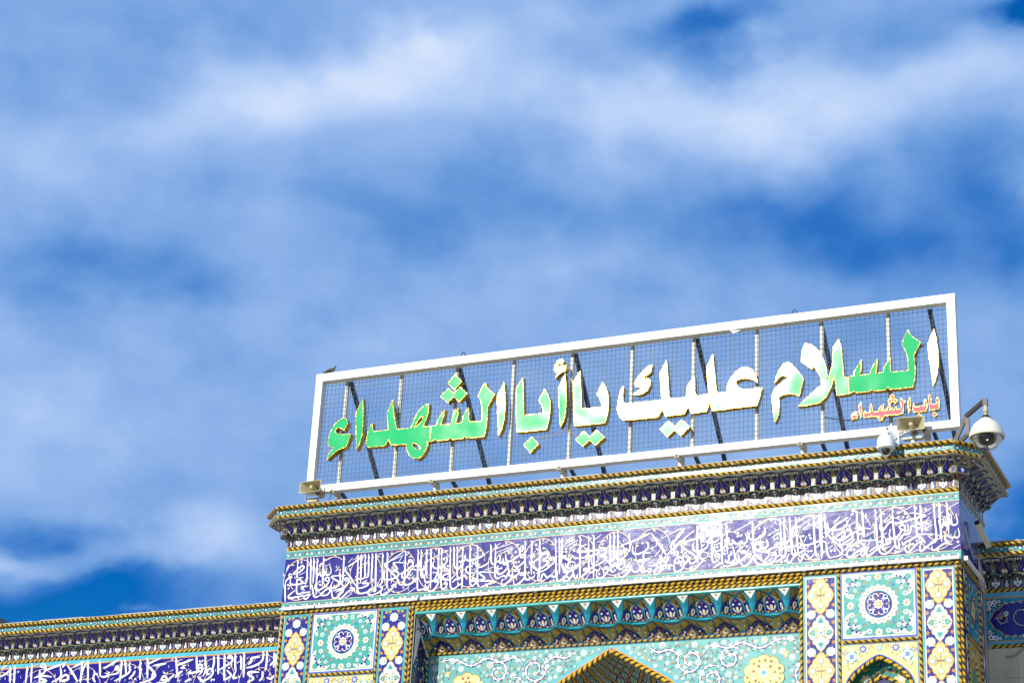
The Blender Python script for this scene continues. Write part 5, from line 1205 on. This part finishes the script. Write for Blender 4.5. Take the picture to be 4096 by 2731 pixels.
trt, SR, LR, dzr = wing('lower shrine wall right of the gateway with a lobed blue panel above pale stone slabs', HW + 0.002, 14.5, -1.49, False)
a = Art(SR); z1 = 15.205 + dzr; z0 = 12.80
a.rect(0.0, LR, z0, z1, 'teal', 0); a.rect(0.0, LR, z0 - 0.05, z0, 'sky_glaze', 0); a.rect(0.0, LR, z0, z0 + 0.02, 'orange', 1)
cz = (z0 + z1) / 2; hz = (z1 - z0) / 2
def cart(k, d_=0.0):
    half = [(0.06, 0.0), (0.13, 0.10), (0.17, 0.19), (0.28, 0.24), (0.36, 0.33), (0.50, 0.36), (1.2, 0.42), (1.8, 0.40), (2.4, 0.44), (3.2, 0.42), (6.0, 0.42)]
    return [(x + d_, cz + z * k) for x, z in half] + [(x + d_, cz - z * k) for x, z in half[::-1]]
a.poly(cart(1.0, -0.02), 'yellow', 2); a.poly(cart(0.96), 'lapis_dark', 3)
for (x, z, r, h_) in ((0.34, cz + 0.02, 0.13, 1), (0.72, cz + 0.05, 0.24, -1), (1.55, cz - 0.02, 0.26, 1), (2.2, cz, 0.27, -1)):
    pts = [(x + r * (1 - 0.6 * k / 24) * cos(h_ * k * 0.33 + 1), z + r * (1 - 0.6 * k / 24) * sin(h_ * k * 0.33 + 1)) for k in range(25)]
    a.stroke(pts, 0.014, 'cream', 4)
    for k in range(2, 25, 4):
        a.leaf(pts[k], k * 0.33 + 1, 0.06, 0.024, 'leaf' if k % 3 else 'cream', 4); 
    a.flower(pts[0], 0.055, 'white', 5, 7, 0.35); a.flower(pts[0], 0.028, 'sky_glaze', 6, 5, 0.3); a.flower(pts[-1], 0.04, 'orange', 5, 5, 0.3)
a.stroke(cr_spline([(0.97, cz + 0.12), (0.93, cz - 0.02), (1.02, cz - 0.05), (0.90, cz - 0.22), (1.0, cz - 0.26), (1.15, cz - 0.1)]), 0.05, 'white', 6, tp)
for s_ in (-1, 1):
    zc = z1 - 0.03 if s_ < 0 else z0 + 0.03
    for (u, dz, r) in ((0.08, 0.07, 0.07), (0.18, 0.05, 0.06), (0.06, 0.18, 0.05), (0.27, 0.04, 0.04)):
        a.flower((u, zc + s_ * dz), r * 1.15, 'brown', 2, 5, 0.35, rot=u * 20); a.flower((u, zc + s_ * dz), r, 'white', 3, 5, 0.35, rot=u * 20); a.disc((u, zc + s_ * dz), r * 0.35, 'lapis', 4, 6)
    for k in range(34):
        u = 0.34 + k * 0.15
        pts = [(u + 0.05 * cos(q) * (1 - q / 9), zc + s_ * (0.055 + 0.045 * sin(q) * (1 - q / 9))) for q in (0.5 * j for j in range(11))]
        a.stroke(pts, 0.012, 'navy', 2); a.leaf((u + 0.03, zc + s_ * 0.05), 0.9 * s_, 0.05, 0.022, 'white', 3); a.leaf((u + 0.10, zc + s_ * 0.07), 2.2 * s_, 0.045, 0.02, 'ivory', 3)
    for k in range(14):
        u, v = rnd.uniform(0.04, 0.34), cz + s_ * -1 * rnd.uniform(0.16, 0.34)
        pts = [(u + 0.04 * cos(q), v + 0.04 * sin(q) * (1 - q / 9)) for q in (0.5 * j for j in range(10))]
        if u < 0.30 - (0.34 - abs(v - cz)) * 0.6: a.stroke(pts, 0.011, 'navy', 1); a.leaf((u, v), k, 0.045, 0.02, 'white', 1)
mk('lobed_panel', a.mb, trt)
r = Art(SR); r.rope((0.05, z0 - 0.093), (LR, z0 - 0.093), 0.08, 0.03, 1.1)
mk('rope_moulding', r.mb, trt, kind='stuff')
sl0 = MB(); sw_, sh_ = 0.60, 0.62
sl0.box(-sw_ / 2 + 0.003, sw_ / 2 - 0.003, -0.012, 0.01, -sh_ / 2 + 0.003, sh_ / 2 - 0.003, 'marble')
f3 = None
for i in range(8):
    for j in range(3):
        loc = (HW + 0.30 + i * sw_, YWL + 0.002, z0 - 0.14 - (j + 0.5) * sh_)
        if f3 is None: f3 = mk('stone_slab', sl0, trt, loc=loc, local=True)
        else: inst(f3, 'stone_slab', trt, loc)

# a dark roof far beyond the wall, its corner just showing at the picture's left edge
rf = thing('distant_house', (-37, 22, 0), 'dark roof corner peeping over the tiled wall at the far left edge', 'building')
q = MB(); q.box(-46.0, -38.6, 21.5, 30, 0, 21.0, 'roof_dark'); mk('wall', q, rf)
q = MB()
q.face([(-34.5, 21, 21.05), (-34.5, 31, 21.05), (-40.0, 31, 24.05), (-40.0, 21, 24.05)], 'roof_dark'); q.face([(-40.0, 21, 24.05), (-40.0, 31, 24.05), (-46.0, 31, 21.05), (-46.0, 21, 21.05)], 'roof_dark')
q.face([(-34.5, 21, 21.05), (-40.0, 21, 24.05), (-46.0, 21, 21.05)], 'roof_dark'); q.face([(-34.5, 21, 21.05), (-46.0, 21, 21.05), (-46.0, 31, 21.05), (-34.5, 31, 21.05)], 'roof_dark')
mk('roof', q, rf)

# ------------------------------------------------------------------ the sign on the roof
SX0, SX1, SZ0, SZ1, SY = -7.876, 7.657, 17.025, 20.055, 0.80
SYB = 1.00
sign = thing('rooftop_sign', ((SX0 + SX1) / 2, SY, 16.24), 'huge white framed rooftop sign with green Arabic letters on a wire grid', 'sign')
fb = 0.178
def beam(x0, x1, z0, z1):
    b = MB(); b.box(x0, x1, SY, SYB, z0, z1, 'frame_white')
    return b
xj = [SX0, -3.9, -0.2, 3.9, SX1]
for (za, zb_) in ((SZ1 - fb, SZ1), (SZ0, SZ0 + fb - 0.02)):
    b = MB()
    for k in range(4):
        e = rnd.uniform(0.0, 0.012)
        b.box(xj[k] + 0.004 * (k > 0), xj[k + 1], SY - e, SYB + e, za - e, zb_ + e * 0.6, 'frame_white')
    mk('frame_beam', b, sign)
for (xa, xb) in ((SX0 + 0.001, SX0 + fb), (SX1 - fb, SX1 - 0.001)):
    mk('frame_beam', beam(xa, xb, SZ0 + fb - 0.018, SZ1 - fb - 0.002), sign)
UPX = [-7.127 + 1.4765 * k for k in range(10)]
ub = MB(); ub.box(-0.04, 0.034, 0, 0.07, SZ0 + 0.1, SZ1 - 0.06, 'steel_cream')
u0_ = None
for x in UPX:
    if u0_ is None: u0_ = mk('upright', ub, sign, loc=(x, SYB + 0.008, 0), local=True)
    else: inst(u0_, 'upright', sign, (x, SYB + 0.008, 0))
BR = [(-7.05, 3.2), (-4.13, 2.9), (-1.17, 2.95), (1.79, 2.9), (4.66, 3.2), (7.06, 2.5)]
bb = MB(); bb.bar((0, 0, 0), (0.04, 2.35, -2.75), 0.085, 0.085, 'steel_dark', up=Vector((1, 0, 0)))
b2 = MB(); b2.bar((0, 0.0, 0), (0.02, 1.9, -0.75), 0.07, 0.07, 'steel_dark', up=Vector((1, 0, 0)))
pb = MB(); pb.box(-0.055, 0.055, -0.055, 0.055, 0, 0.80, 'steel_cream')
pb.box(-0.05, 0.05, -0.32, 0.055, 0.715, 0.785, 'steel_cream'); pb.box(-0.036, 0.036, -0.322, -0.31, 0.725, 0.775, 'horn_dark'); pb.box(-0.10, 0.10, -0.10, 0.10, 0, 0.012, 'steel_cream')
s1 = s2 = s3 = None
PX = [-7.12, -4.53, -1.33, 1.47, 4.25, 6.93]
for (x, yb), px in zip(BR, PX):
    if s1 is None:
        s1 = mk('brace', bb, sign, loc=(x, SYB + 0.06, 19.87), local=True); s2 = mk('brace', b2, sign, loc=(x, SYB + 0.05, 17.05), local=True); s3 = mk('support_post', pb, sign, loc=(px, SYB + 0.05, 16.236), local=True)
    else:
        inst(s1, 'brace', sign, (x, SYB + 0.06, 19.87)); inst(s2, 'brace', sign, (x, SYB + 0.05, 17.05)); inst(s3, 'support_post', sign, (px, SYB + 0.05, 16.236))
# woven wire grid, every wire its own piece
wr = 0.0045
hz_ = MB(); hz_.tube([(SX0 + 0.1, 0, 0), (SX1 - 0.1, 0, 0)], wr, 'wire', 5)
vt = MB(); vt.tube([(0, 0, SZ0 + 0.1), (0, 0, SZ1 - 0.1)], wr, 'wire', 5)
h1 = v1_ = None
z = SZ0 + fb + 0.05; k = 0
while z < SZ1 - fb:
    zz_ = z + rnd.gauss(0, 0.004)
    if h1 is None: h1 = o = mk('mesh_wire', hz_, sign, loc=(0, SYB - 0.012, zz_), local=True)
    else: o = inst(h1, 'mesh_wire', sign, (0, SYB - 0.012, zz_))
    o.rotation_euler = (0, rnd.gauss(0, 0.0004), 0); z += 0.116
x = SX0 + fb + 0.06
while x < SX1 - fb:
    xx = x + rnd.gauss(0, 0.004)
    if v1_ is None: v1_ = o = mk('mesh_wire', vt, sign, loc=(xx, SYB - 0.004, 0), local=True)
    else: o = inst(v1_, 'mesh_wire', sign, (xx, SYB - 0.004, 0))
    x += 0.1055
# letters: acrylic faces with brass edges
GD = 0.17
# hung by hand, so a few stand slightly askew and catch the sun differently
SKEW = {6: 1.6, 7: 0.7, 17: 0.8, 18: 0.3, 19: 2.0, 20: -2.4}
for li, (kind, o_, hs_) in enumerate(LETTERS):
    dec = lambda s: [(int(q[i]) / 1000, int(q[i + 1]) / 1000) for q in (s.split(),) for i in range(0, len(q), 2)]
    P = dec(o_); Hs = [dec(q) for q in hs_]
    # orient counter-clockwise so that the brass rim can be set outside the face
    def area(p): return sum(p[i - 1][0] * p[i][1] - p[i][0] * p[i - 1][1] for i in range(len(p)))
    if area(P) < 0: P = P[::-1]
    depth = GD if kind == 'g' else 0.12
    yf = SY - 0.004 - (0.0 if kind == 'g' else 0.0); yb = yf + depth
    ftm = 'letter_green' if kind == 'g' else 'letter_red'
    fc = MB(); fc.poly([(x, yf + 0.006, z) for x, z in P], ftm, [[(x, yf + 0.006, z) for x, z in h] for h in Hs])
    o = mk('letter', fc, sign, label='small red letter' if kind == 'r' else None)
    e = MB()
    rimw = 0.006 if kind == 'g' else 0.005
    for lp in [P] + Hs:
        n = len(lp)
        for i in range(n):
            (x0, z0), (x1, z1) = lp[i], lp[(i + 1) % n]
            e.face([(x0, yf, z0), (x1, yf, z1), (x1, yb, z1), (x0, yb, z0)], 'letter_brass')
        cx = sum(p[0] for p in lp) / n; cz_ = sum(p[1] for p in lp) / n
        sg = 1 if area(lp) > 0 else -1
        inn = []
        for i in range(n):
            a_, b_, c_ = lp[i - 1], lp[i], lp[(i + 1) % n]
            def nrm(p, q):
                dx, dz = q[0] - p[0], q[1] - p[1]; L = sqrt(dx * dx + dz * dz) or 1e-6; return (-dz / L * sg, dx / L * sg)
            n1, n2 = nrm(a_, b_), nrm(b_, c_); bx, bz = n1[0] + n2[0], n1[1] + n2[1]; L = sqrt(bx * bx + bz * bz) or 1e-6
            k = min(2.0, 2.0 / max(L, 0.5)) / max(L, 1e-3) if L > 0.4 else 1.2
            s_ = rimw * (1 if lp is P else -1)
            inn.append((b_[0] + bx * k * s_ * 0.75, b_[1] + bz * k * s_ * 0.75))
        for i in range(n):
            j = (i + 1) % n
            e.face([(lp[i][0], yf, lp[i][1]), (lp[j][0], yf, lp[j][1]), (inn[j][0], yf, inn[j][1]), (inn[i][0], yf, inn[i][1])], 'letter_brass')
    if not Hs: e.poly([(x, yb, z) for x, z in P], 'letter_brass')
    if li in SKEW:
        xm = sum(p[0] for p in P) / len(P); tn = math.tan(radians(SKEW[li]))
        for q in (o.data.vertices,):
            for v_ in q: v_.co.y += (v_.co.x + wloc(o).x - xm) * tn
        e.v = [(x, y + (x - xm) * tn, z) for x, y, z in e.v]
    mk('letter_edge', e, o)
# lifting loops bent from rod on the top beam
for x in (-3.99, 4.10):
    b = MB(); b.tube([(x - 0.09, SY + 0.1, SZ1), (x - 0.01, SY + 0.1, SZ1 + 0.15), (x + 0.02, SY + 0.1, SZ1 + 0.15), (x + 0.10, SY + 0.1, SZ1)], 0.011, 'cable_black', 6)
    mk('lifting_loop', b, sign)
# torn flap of sheet metal under the top beam
b = MB(); b.face([(2.62, SY + 0.004, SZ1 - fb + 0.004), (2.95, SY + 0.06, SZ1 - fb - 0.004), (2.72, SY + 0.02, SZ1 - fb - 0.10)], 'frame_white'); mk('loose_flap', b, sign)

def cable(label, pts, r, mt, group=None):
    b = MB(); P3 = []
    for i in range(len(pts) - 1):
        for k in range(5):
            t = k / 5; P3.append([pts[i][a] + (pts[i + 1][a] - pts[i][a]) * t for a in range(3)])
    P3.append(list(pts[-1]))
    for _ in range(2):
        P3 = [P3[0]] + [[(P3[i - 1][a] + 2 * P3[i][a] + P3[i + 1][a]) / 4 for a in range(3)] for i in range(1, len(P3) - 1)] + [P3[-1]]
    b.tube(P3, r, mt, 6)
    return mk('cable', b, None, loc=pts[0], label=label, cat='cable', group=group)
cable('black cable sagging along the grid beneath the small red letters', [(4.75, 0.93, 17.60), (4.95, 0.90, 17.52), (5.35, 0.90, 17.44), (5.75, 0.90, 17.60), (5.95, 0.90, 17.62), (6.3, 0.90, 17.48), (6.55, 0.90, 17.50), (6.75, 0.92, 17.66), (7.05, 0.92, 17.72)], 0.013, 'cable_black')
cable('thin tan wire drooping between the two lower dots left of centre', [(-1.94, 0.9, 17.83), (-1.7, 0.93, 17.84), (-1.35, 0.93, 17.93), (-1.2, 0.94, 17.93), (-1.0, 0.93, 17.77), (-0.75, 0.93, 17.76)], 0.009, 'cable_tan')
cable('thin wire looping from the rightmost tall green letter to its left neighbour', [(6.99, 0.92, 19.02), (6.82, 0.94, 18.94), (6.78, 0.94, 18.8), (6.77, 0.94, 18.55), (6.66, 0.94, 18.33), (6.58, 0.93, 18.28)], 0.009, 'cable_black')
cable('loose cable hanging from the back of the left loudspeaker', [(-7.16, 0.76, 17.08), (-7.12, 0.72, 16.9), (-7.14, 0.6, 16.6), (-7.05, 0.5, 16.26)], 0.008, 'cable_black')

# ------------------------------------------------------------------ horn loudspeakers
def horn(label, c, yaw, tilt, wdt, hgt):
    t = thing('horn_loudspeaker', c, label, 'loudspeaker', 'horn loudspeakers on the roof edge')
    Rm = Matrix.Rotation(yaw, 3, 'Z') @ Matrix.Rotation(tilt, 3, 'X')
    def X(p): return tuple(Vector(c) + Rm @ Vector(p))
    def rr(w, h, y, r=0.2, n=5):
        out = []
        for sx, sz, a0 in ((1, 1, 0), (-1, 1, pi / 2), (-1, -1, pi), (1, -1, 1.5 * pi)):
            for k in range(n):
                a_ = a0 + pi / 2 * k / (n - 1); q = r * min(w, h)
                out.append(X((sx * (w / 2 - q) + q * cos(a_), y, sz * (h / 2 - q) + q * sin(a_))))
        return out
    b = MB()
    prof = [(1.0, -0.0), (0.97, 0.02), (0.74, 0.12), (0.52, 0.22), (0.36, 0.30), (0.24, 0.36)]
    b.grid([rr(wdt * k, hgt * (k if k > 0.5 else k * 1.1), y, 0.12 + (1 - k) * 0.25) for k, y in prof], 'horn_beige', close=True)          # outside
    b.grid([rr(wdt * k * 0.965, hgt * k * 0.93, y + 0.002 if y == 0 else y - 0.012, 0.12 + (1 - k) * 0.25) for k, y in prof], 'horn_beige', close=True)   # mouth
    b.grid([rr(wdt, hgt, 0, 0.12), rr(wdt * 0.965, hgt * 0.93, 0.002, 0.12)], 'horn_beige', close=True)
    b.face(rr(wdt * 0.24, hgt * 0.24, 0.345, 0.3), 'horn_dark')
    mk('horn', b, t)
    d_ = MB()
    def ring(r, y, n=16): return [X((r * cos(2 * pi * k / n), y, r * sin(2 * pi * k / n))) for k in range(n)]
    d_.grid([ring(0.001, 0.02), ring(0.032, 0.022), ring(0.046, 0.035), ring(0.05, 0.06), ring(0.062, 0.34)], 'horn_beige', close=True)
    mk('throat_cone', d_, t)
    m_ = MB()
    m_.grid([ring(0.09, 0.33), ring(0.10, 0.36), ring(0.10, 0.46), ring(0.08, 0.49), ring(0.001, 0.495)], 'horn_beige', close=True)
    mk('driver', m_, t)
    k_ = MB()
    sx = wdt * 0.44
    for s in (-1, 1): k_.bar(X((s * sx, 0.24, 0.02)), X((s * sx, 0.24, -hgt * 0.78)), 0.012, 0.045, 'horn_beige')
    k_.bar(X((-sx, 0.24, -hgt * 0.78)), X((sx, 0.24, -hgt * 0.78)), 0.045, 0.012, 'horn_beige')
    mk('bracket', k_, t)
    return t
t = horn('beige horn loudspeaker at the bottom left corner of the white sign', (-7.545, 0.42, 17.035), radians(-6), radians(-2), 0.60, 0.285)
kb = MB(); kb.box(-7.72, -7.46, 0.64, 0.76, 16.73, 16.79, 'horn_beige'); kb.bar((-7.5, 0.7, 16.72), (-7.2, 1.0, 16.25), 0.05, 0.05, 'steel_dark'); mk('mounting_plate', kb, t)
t = horn('beige horn loudspeaker in front of the sign under the red letters', (6.70, 0.5, 17.085), radians(4), radians(-3), 0.575, 0.30)
kb = MB(); kb.box(6.50, 6.90, 0.64, 0.80, 16.80, 16.835, 'steel_cream'); kb.box(6.66, 6.74, 0.68, 0.76, 16.24, 16.80, 'steel_cream'); mk('mounting_plate', kb, t)

# ------------------------------------------------------------------ cameras
PC = (6.50, -0.86, 16.12)
t = thing('security_camera', PC, 'white hanging security camera with small dark dome below the loudspeaker', 'camera')
b = MB(); b.lathe(PC, [(0.0, 0.215), (0.075, 0.213), (0.125, 0.20), (0.150, 0.175), (0.158, 0.15), (0.158, 0.12), (0.168, 0.115), (0.172, 0.0), (0.188, -0.03), (0.190, -0.055), (0.178, -0.075), (0.14, -0.085), (0.0, -0.085)], 'camera_white', 32)
mk('housing', b, t)
b = MB(); b.lathe(PC, [(0.132, -0.085), (0.13, -0.10), (0.118, -0.15), (0.09, -0.20), (0.05, -0.228), (0.0, -0.238)], 'clear_dome', 28); mk('dome', b, t)
b = MB(); b.lathe(PC, [(0.0, -0.09), (0.105, -0.09), (0.10, -0.13), (0.075, -0.175), (0.0, -0.20)], 'camera_black', 20); mk('lens_block', b, t)
b = MB(); b.tube([(PC[0], PC[1], PC[2] + 0.20), (PC[0], PC[1], PC[2] + 0.30), (PC[0] + 0.01, PC[1] + 0.03, PC[2] + 0.345), (PC[0] + 0.06, PC[1] + 0.10, PC[2] + 0.30), (PC[0] + 0.16, PC[1] + 0.18, PC[2] + 0.20)], [0.06, 0.06, 0.062, 0.058, 0.055], 'camera_white', 14)
b.box(PC[0] + 0.125, PC[0] + 0.23, PC[1] + 0.17, PC[1] + 0.20, PC[2] + 0.04, PC[2] + 0.36, 'camera_white')
b.bar((PC[0] + 0.18, PC[1] + 0.2, PC[2] + 0.22), (PC[0] + 0.18, 0.82, 17.05), 0.06, 0.06, 'camera_white'); mk('mount', b, t)

DC = (8.49, -0.70, 16.15)
t = thing('dome_camera', DC, 'large cream dome camera hanging from a dark steel arm at the right corner', 'camera')
b = MB()
b.bar((7.76, -0.30, 16.24), (8.03, -0.36, 16.77), 0.075, 0.075, 'rust_steel'); b.bar((8.03, -0.36, 16.77), (8.47, -0.69, 16.93), 0.075, 0.075, 'rust_steel')
b.bar((8.05, -0.37, 16.72), (8.06, -0.38, 16.36), 0.075, 0.075, 'rust_steel'); b.bar((8.06, -0.38, 16.38), (7.86, -0.32, 16.24), 0.075, 0.075, 'rust_steel'); b.box(8.445, 8.535, -0.745, -0.655, 16.82, 16.96, 'rust_steel')
mk('arm', b, t)
b = MB(); b.lathe(DC, [(0.042, 0.68), (0.042, 0.60), (0.055, 0.59), (0.055, 0.53), (0.045, 0.525), (0.045, 0.45), (0.05, 0.44)], 'horn_beige', 16); b.lathe(DC, [(0.0, 0.46), (0.06, 0.455), (0.06, 0.42), (0.10, 0.415), (0.105, 0.38), (0.0, 0.38)], 'camera_black', 20); mk('collar', b, t)
b = MB(); b.lathe(DC, [(0.105, 0.385), (0.125, 0.37), (0.13, 0.345), (0.20, 0.305), (0.26, 0.245), (0.305, 0.165), (0.33, 0.08), (0.345, 0.05), (0.352, 0.0), (0.342, -0.025), (0.325, -0.02), (0.31, 0.06), (0.25, 0.2), (0.12, 0.3), (0.0, 0.32)], 'camera_cream', 40); mk('housing', b, t)
b = MB(); b.lathe(DC, [(0.298, 0.02), (0.29, -0.05), (0.265, -0.12), (0.22, -0.185), (0.16, -0.235), (0.08, -0.265), (0.0, -0.275)], 'clear_dome', 36); mk('dome', b, t)
b = MB(); b.lathe((DC[0], DC[1], DC[2]), [(0.0, 0.06), (0.13, 0.06), (0.15, 0.02), (0.15, -0.10), (0.12, -0.15), (0.0, -0.165)], 'camera_black', 24)
b.tube([(DC[0] + 0.02, DC[1] - 0.08, DC[2] - 0.05), (DC[0] + 0.04, DC[1] - 0.165, DC[2] - 0.07)], 0.065, 'camera_black', 16); b.box(DC[0] + 0.02, DC[0] + 0.055, DC[1] - 0.172, DC[1] - 0.16, DC[2] - 0.135, DC[2] - 0.11, 'lamp_white')
mk('lens_block', b, t)

t = thing('bullet_camera', (7.83, 1.35, 14.85), 'small pale tube camera on the shaded side of the gateway above the right wall', 'camera')
b = MB(); b.bar((7.88, 1.05, 14.98), (7.98, 1.62, 14.66), 0.11, 0.10, 'camera_cream'); mk('housing', b, t)
b = MB(); b.bar((7.874, 1.02, 14.997), (7.882, 1.06, 14.975), 0.095, 0.088, 'camera_black'); mk('lens_block', b, t)
b = MB(); b.bar((7.752, 1.60, 14.66), (7.97, 1.60, 14.66), 0.05, 0.05, 'rust_steel'); mk('bracket', b, t)

# ------------------------------------------------------------------ strip lights
SEG = [(-7.655, -6.824), (-6.779, -5.945), (-5.937, -5.09), (-5.080, -4.221), (-4.141, -2.462), (-2.452, -1.163), (-1.153, 0.367), (0.377, 1.844), (1.854, 3.341), (3.351, 4.797), (4.807, 6.279), (6.305, 7.730)]
NTH = ['first', 'second', 'third', 'fourth', 'fifth', 'sixth', 'seventh', 'eighth', 'ninth', 'tenth', 'eleventh', 'twelfth']
for i, (x0, x1) in enumerate(SEG):
    lab = f'white strip light under the calligraphy, {NTH[i]} from the left of its row'
    if i == 0: lab = 'short white strip light at the left end of the calligraphy row'
    if i == len(SEG) - 1: lab = 'white strip light at the right end of the calligraphy row, above the blue medallion strip'
    t = thing('strip_light', ((x0 + x1) / 2, -0.10, 13.92), lab, 'lamp', 'strip lights below the calligraphy')
    b = MB(); z = 13.90 + rnd.uniform(-0.003, 0.003)
    rows = [[(x, -0.13 + dy, z + dz) for dy, dz in ((0.05, 0.055), (0.008, 0.058), (0.0, 0.05), (0.002, 0.0), (0.012, -0.008), (0.05, -0.008))] for x in (x0, x1)]
    b.grid(rows, 'lamp_white', smooth=False); b.face(rows[0], 'lamp_white'); b.face(rows[1][::-1], 'lamp_white')
    mk('tube_cover', b, t)
    b = MB()
    for x in ((x0 + 0.2, x1 - 0.2) if x1 - x0 < 1 else (x0 + 0.22, (x0 + x1) / 2, x1 - 0.22)):
        b.box(x - 0.035, x + 0.035, -0.115, -0.004, 13.862, 13.893, 'rust_steel')
    b.box(x0, x1, -0.082, -0.04, 13.886, 13.945, 'rust_steel')
    mk('bracket', b, t)
t = thing('strip_light', (7.83, 0.9, 13.92), 'strip light running back along the shaded side of the gateway', 'lamp', 'strip lights below the calligraphy')
b = MB(); b.box(7.80, 7.86, 0.02, 1.62, 13.90, 13.96, 'lamp_white'); b.box(7.795, 7.87, 0.0, 0.06, 13.89, 13.97, 'lamp_white'); mk('tube_cover', b, t)
b = MB(); b.box(7.755, 7.80, 0.3, 0.36, 13.89, 13.94, 'rust_steel'); b.box(7.755, 7.80, 1.3, 1.36, 13.89, 13.94, 'rust_steel'); mk('bracket', b, t)
t = thing('strip_light', (9.2, YWL - 0.08, 12.88), 'lone white strip light at the foot of the lobed blue panel on the right wall', 'lamp')
b = MB(); b.box(8.50, 11.5, YWL - 0.10, YWL - 0.04, 12.84, 12.90, 'lamp_white'); mk('tube_cover', b, t)
b = MB(); b.box(8.70, 8.76, YWL - 0.09, YWL - 0.004, 12.78, 12.838, 'rust_steel'); mk('bracket', b, t)
cable('tan cable curving down the stone slabs on the right wall', [(8.62, YWL - 0.05, 12.83), (8.5, YWL - 0.03, 12.66), (8.35, YWL - 0.03, 12.52), (8.2, YWL - 0.03, 12.46), (8.12, YWL - 0.03, 12.49)], 0.014, 'cable_tan')
b = MB(); b.box(-7.93, -7.83, 1.58, 1.66, 14.42, 14.50, 'lamp_white')
mk('junction_box', b, None, loc=(-7.88, 1.62, 14.42), label='tiny white box at the right end of the left wall cornice', cat='box')
cable('dark cable tucked around the corner under the right end strip light', [(7.70, -0.06, 13.88), (7.73, -0.09, 13.80), (7.69, -0.09, 13.70), (7.665, -0.07, 13.5), (7.665, -0.07, 13.3)], 0.012, 'cable_black')

# ------------------------------------------------------------------ the dove on the sign
bx, by, bz = -7.52, 0.828, SZ1 + 0.006
t = thing('dove', (bx, by, bz), 'small brown dove perched at the left end of the white sign', 'bird')
b = MB()
path = [((-0.215, 0, 0.045), 0.010, 0.004), ((-0.17, 0, 0.044), 0.022, 0.006), ((-0.11, 0, 0.046), 0.026, 0.011), ((-0.06, 0, 0.058), 0.036, 0.028), ((-0.01, 0, 0.072), 0.047, 0.045), ((0.045, 0, 0.084), 0.048, 0.05),
        ((0.085, 0, 0.102), 0.038, 0.042), ((0.108, 0, 0.130), 0.024, 0.027), ((0.118, 0, 0.150), 0.022, 0.024), ((0.130, 0, 0.166), 0.021, 0.021), ((0.146, 0, 0.168), 0.014, 0.014), ((0.152, 0, 0.167), 0.005, 0.005), ((0.172, 0, 0.160), 0.001, 0.001)]
rows = []
for i, (p, ry, rz) in enumerate(path):
    p0 = Vector(path[max(i - 1, 0)][0]); p1 = Vector(path[min(i + 1, len(path) - 1)][0]); tt = (p1 - p0).normalized(); up = Vector((0, 1, 0)).cross(tt) * -1
    rows.append([Vector((bx, by, bz)) + Vector(p) + Vector((0, 1, 0)) * ry * cos(q) + up * rz * sin(q) for q in (2 * pi * k / 14 for k in range(14))])
b.grid(rows, 'feather', close=True)
mk('body', b, t)
for s in (-1, 1):
    w_ = MB()
    prof = [(0.07, 0.095, 0.012), (0.03, 0.085, 0.030), (-0.03, 0.07, 0.032), (-0.09, 0.055, 0.022), (-0.15, 0.044, 0.010), (-0.185, 0.040, 0.003)]
    rows = [[(bx + x, by + s * (0.046 * (1 - abs(x) * 2.2) + 0.006 * cos(q)), bz + z + h_ * sin(q)) for q in (-1.4, -0.6, 0, 0.6, 1.4)] for x, z, h_ in prof]
    w_.grid(rows, 'feather_dark'); mk('wing', w_, t)
    l_ = MB(); l_.tube([(bx + 0.02, by + s * 0.018, bz + 0.04), (bx + 0.028, by + s * 0.018, bz)], 0.004, 'horn_dark', 5); l_.tube([(bx + 0.01, by + s * 0.018, bz + 0.002), (bx + 0.05, by + s * 0.018, bz + 0.002)], 0.004, 'horn_dark', 5); mk('leg', l_, t)
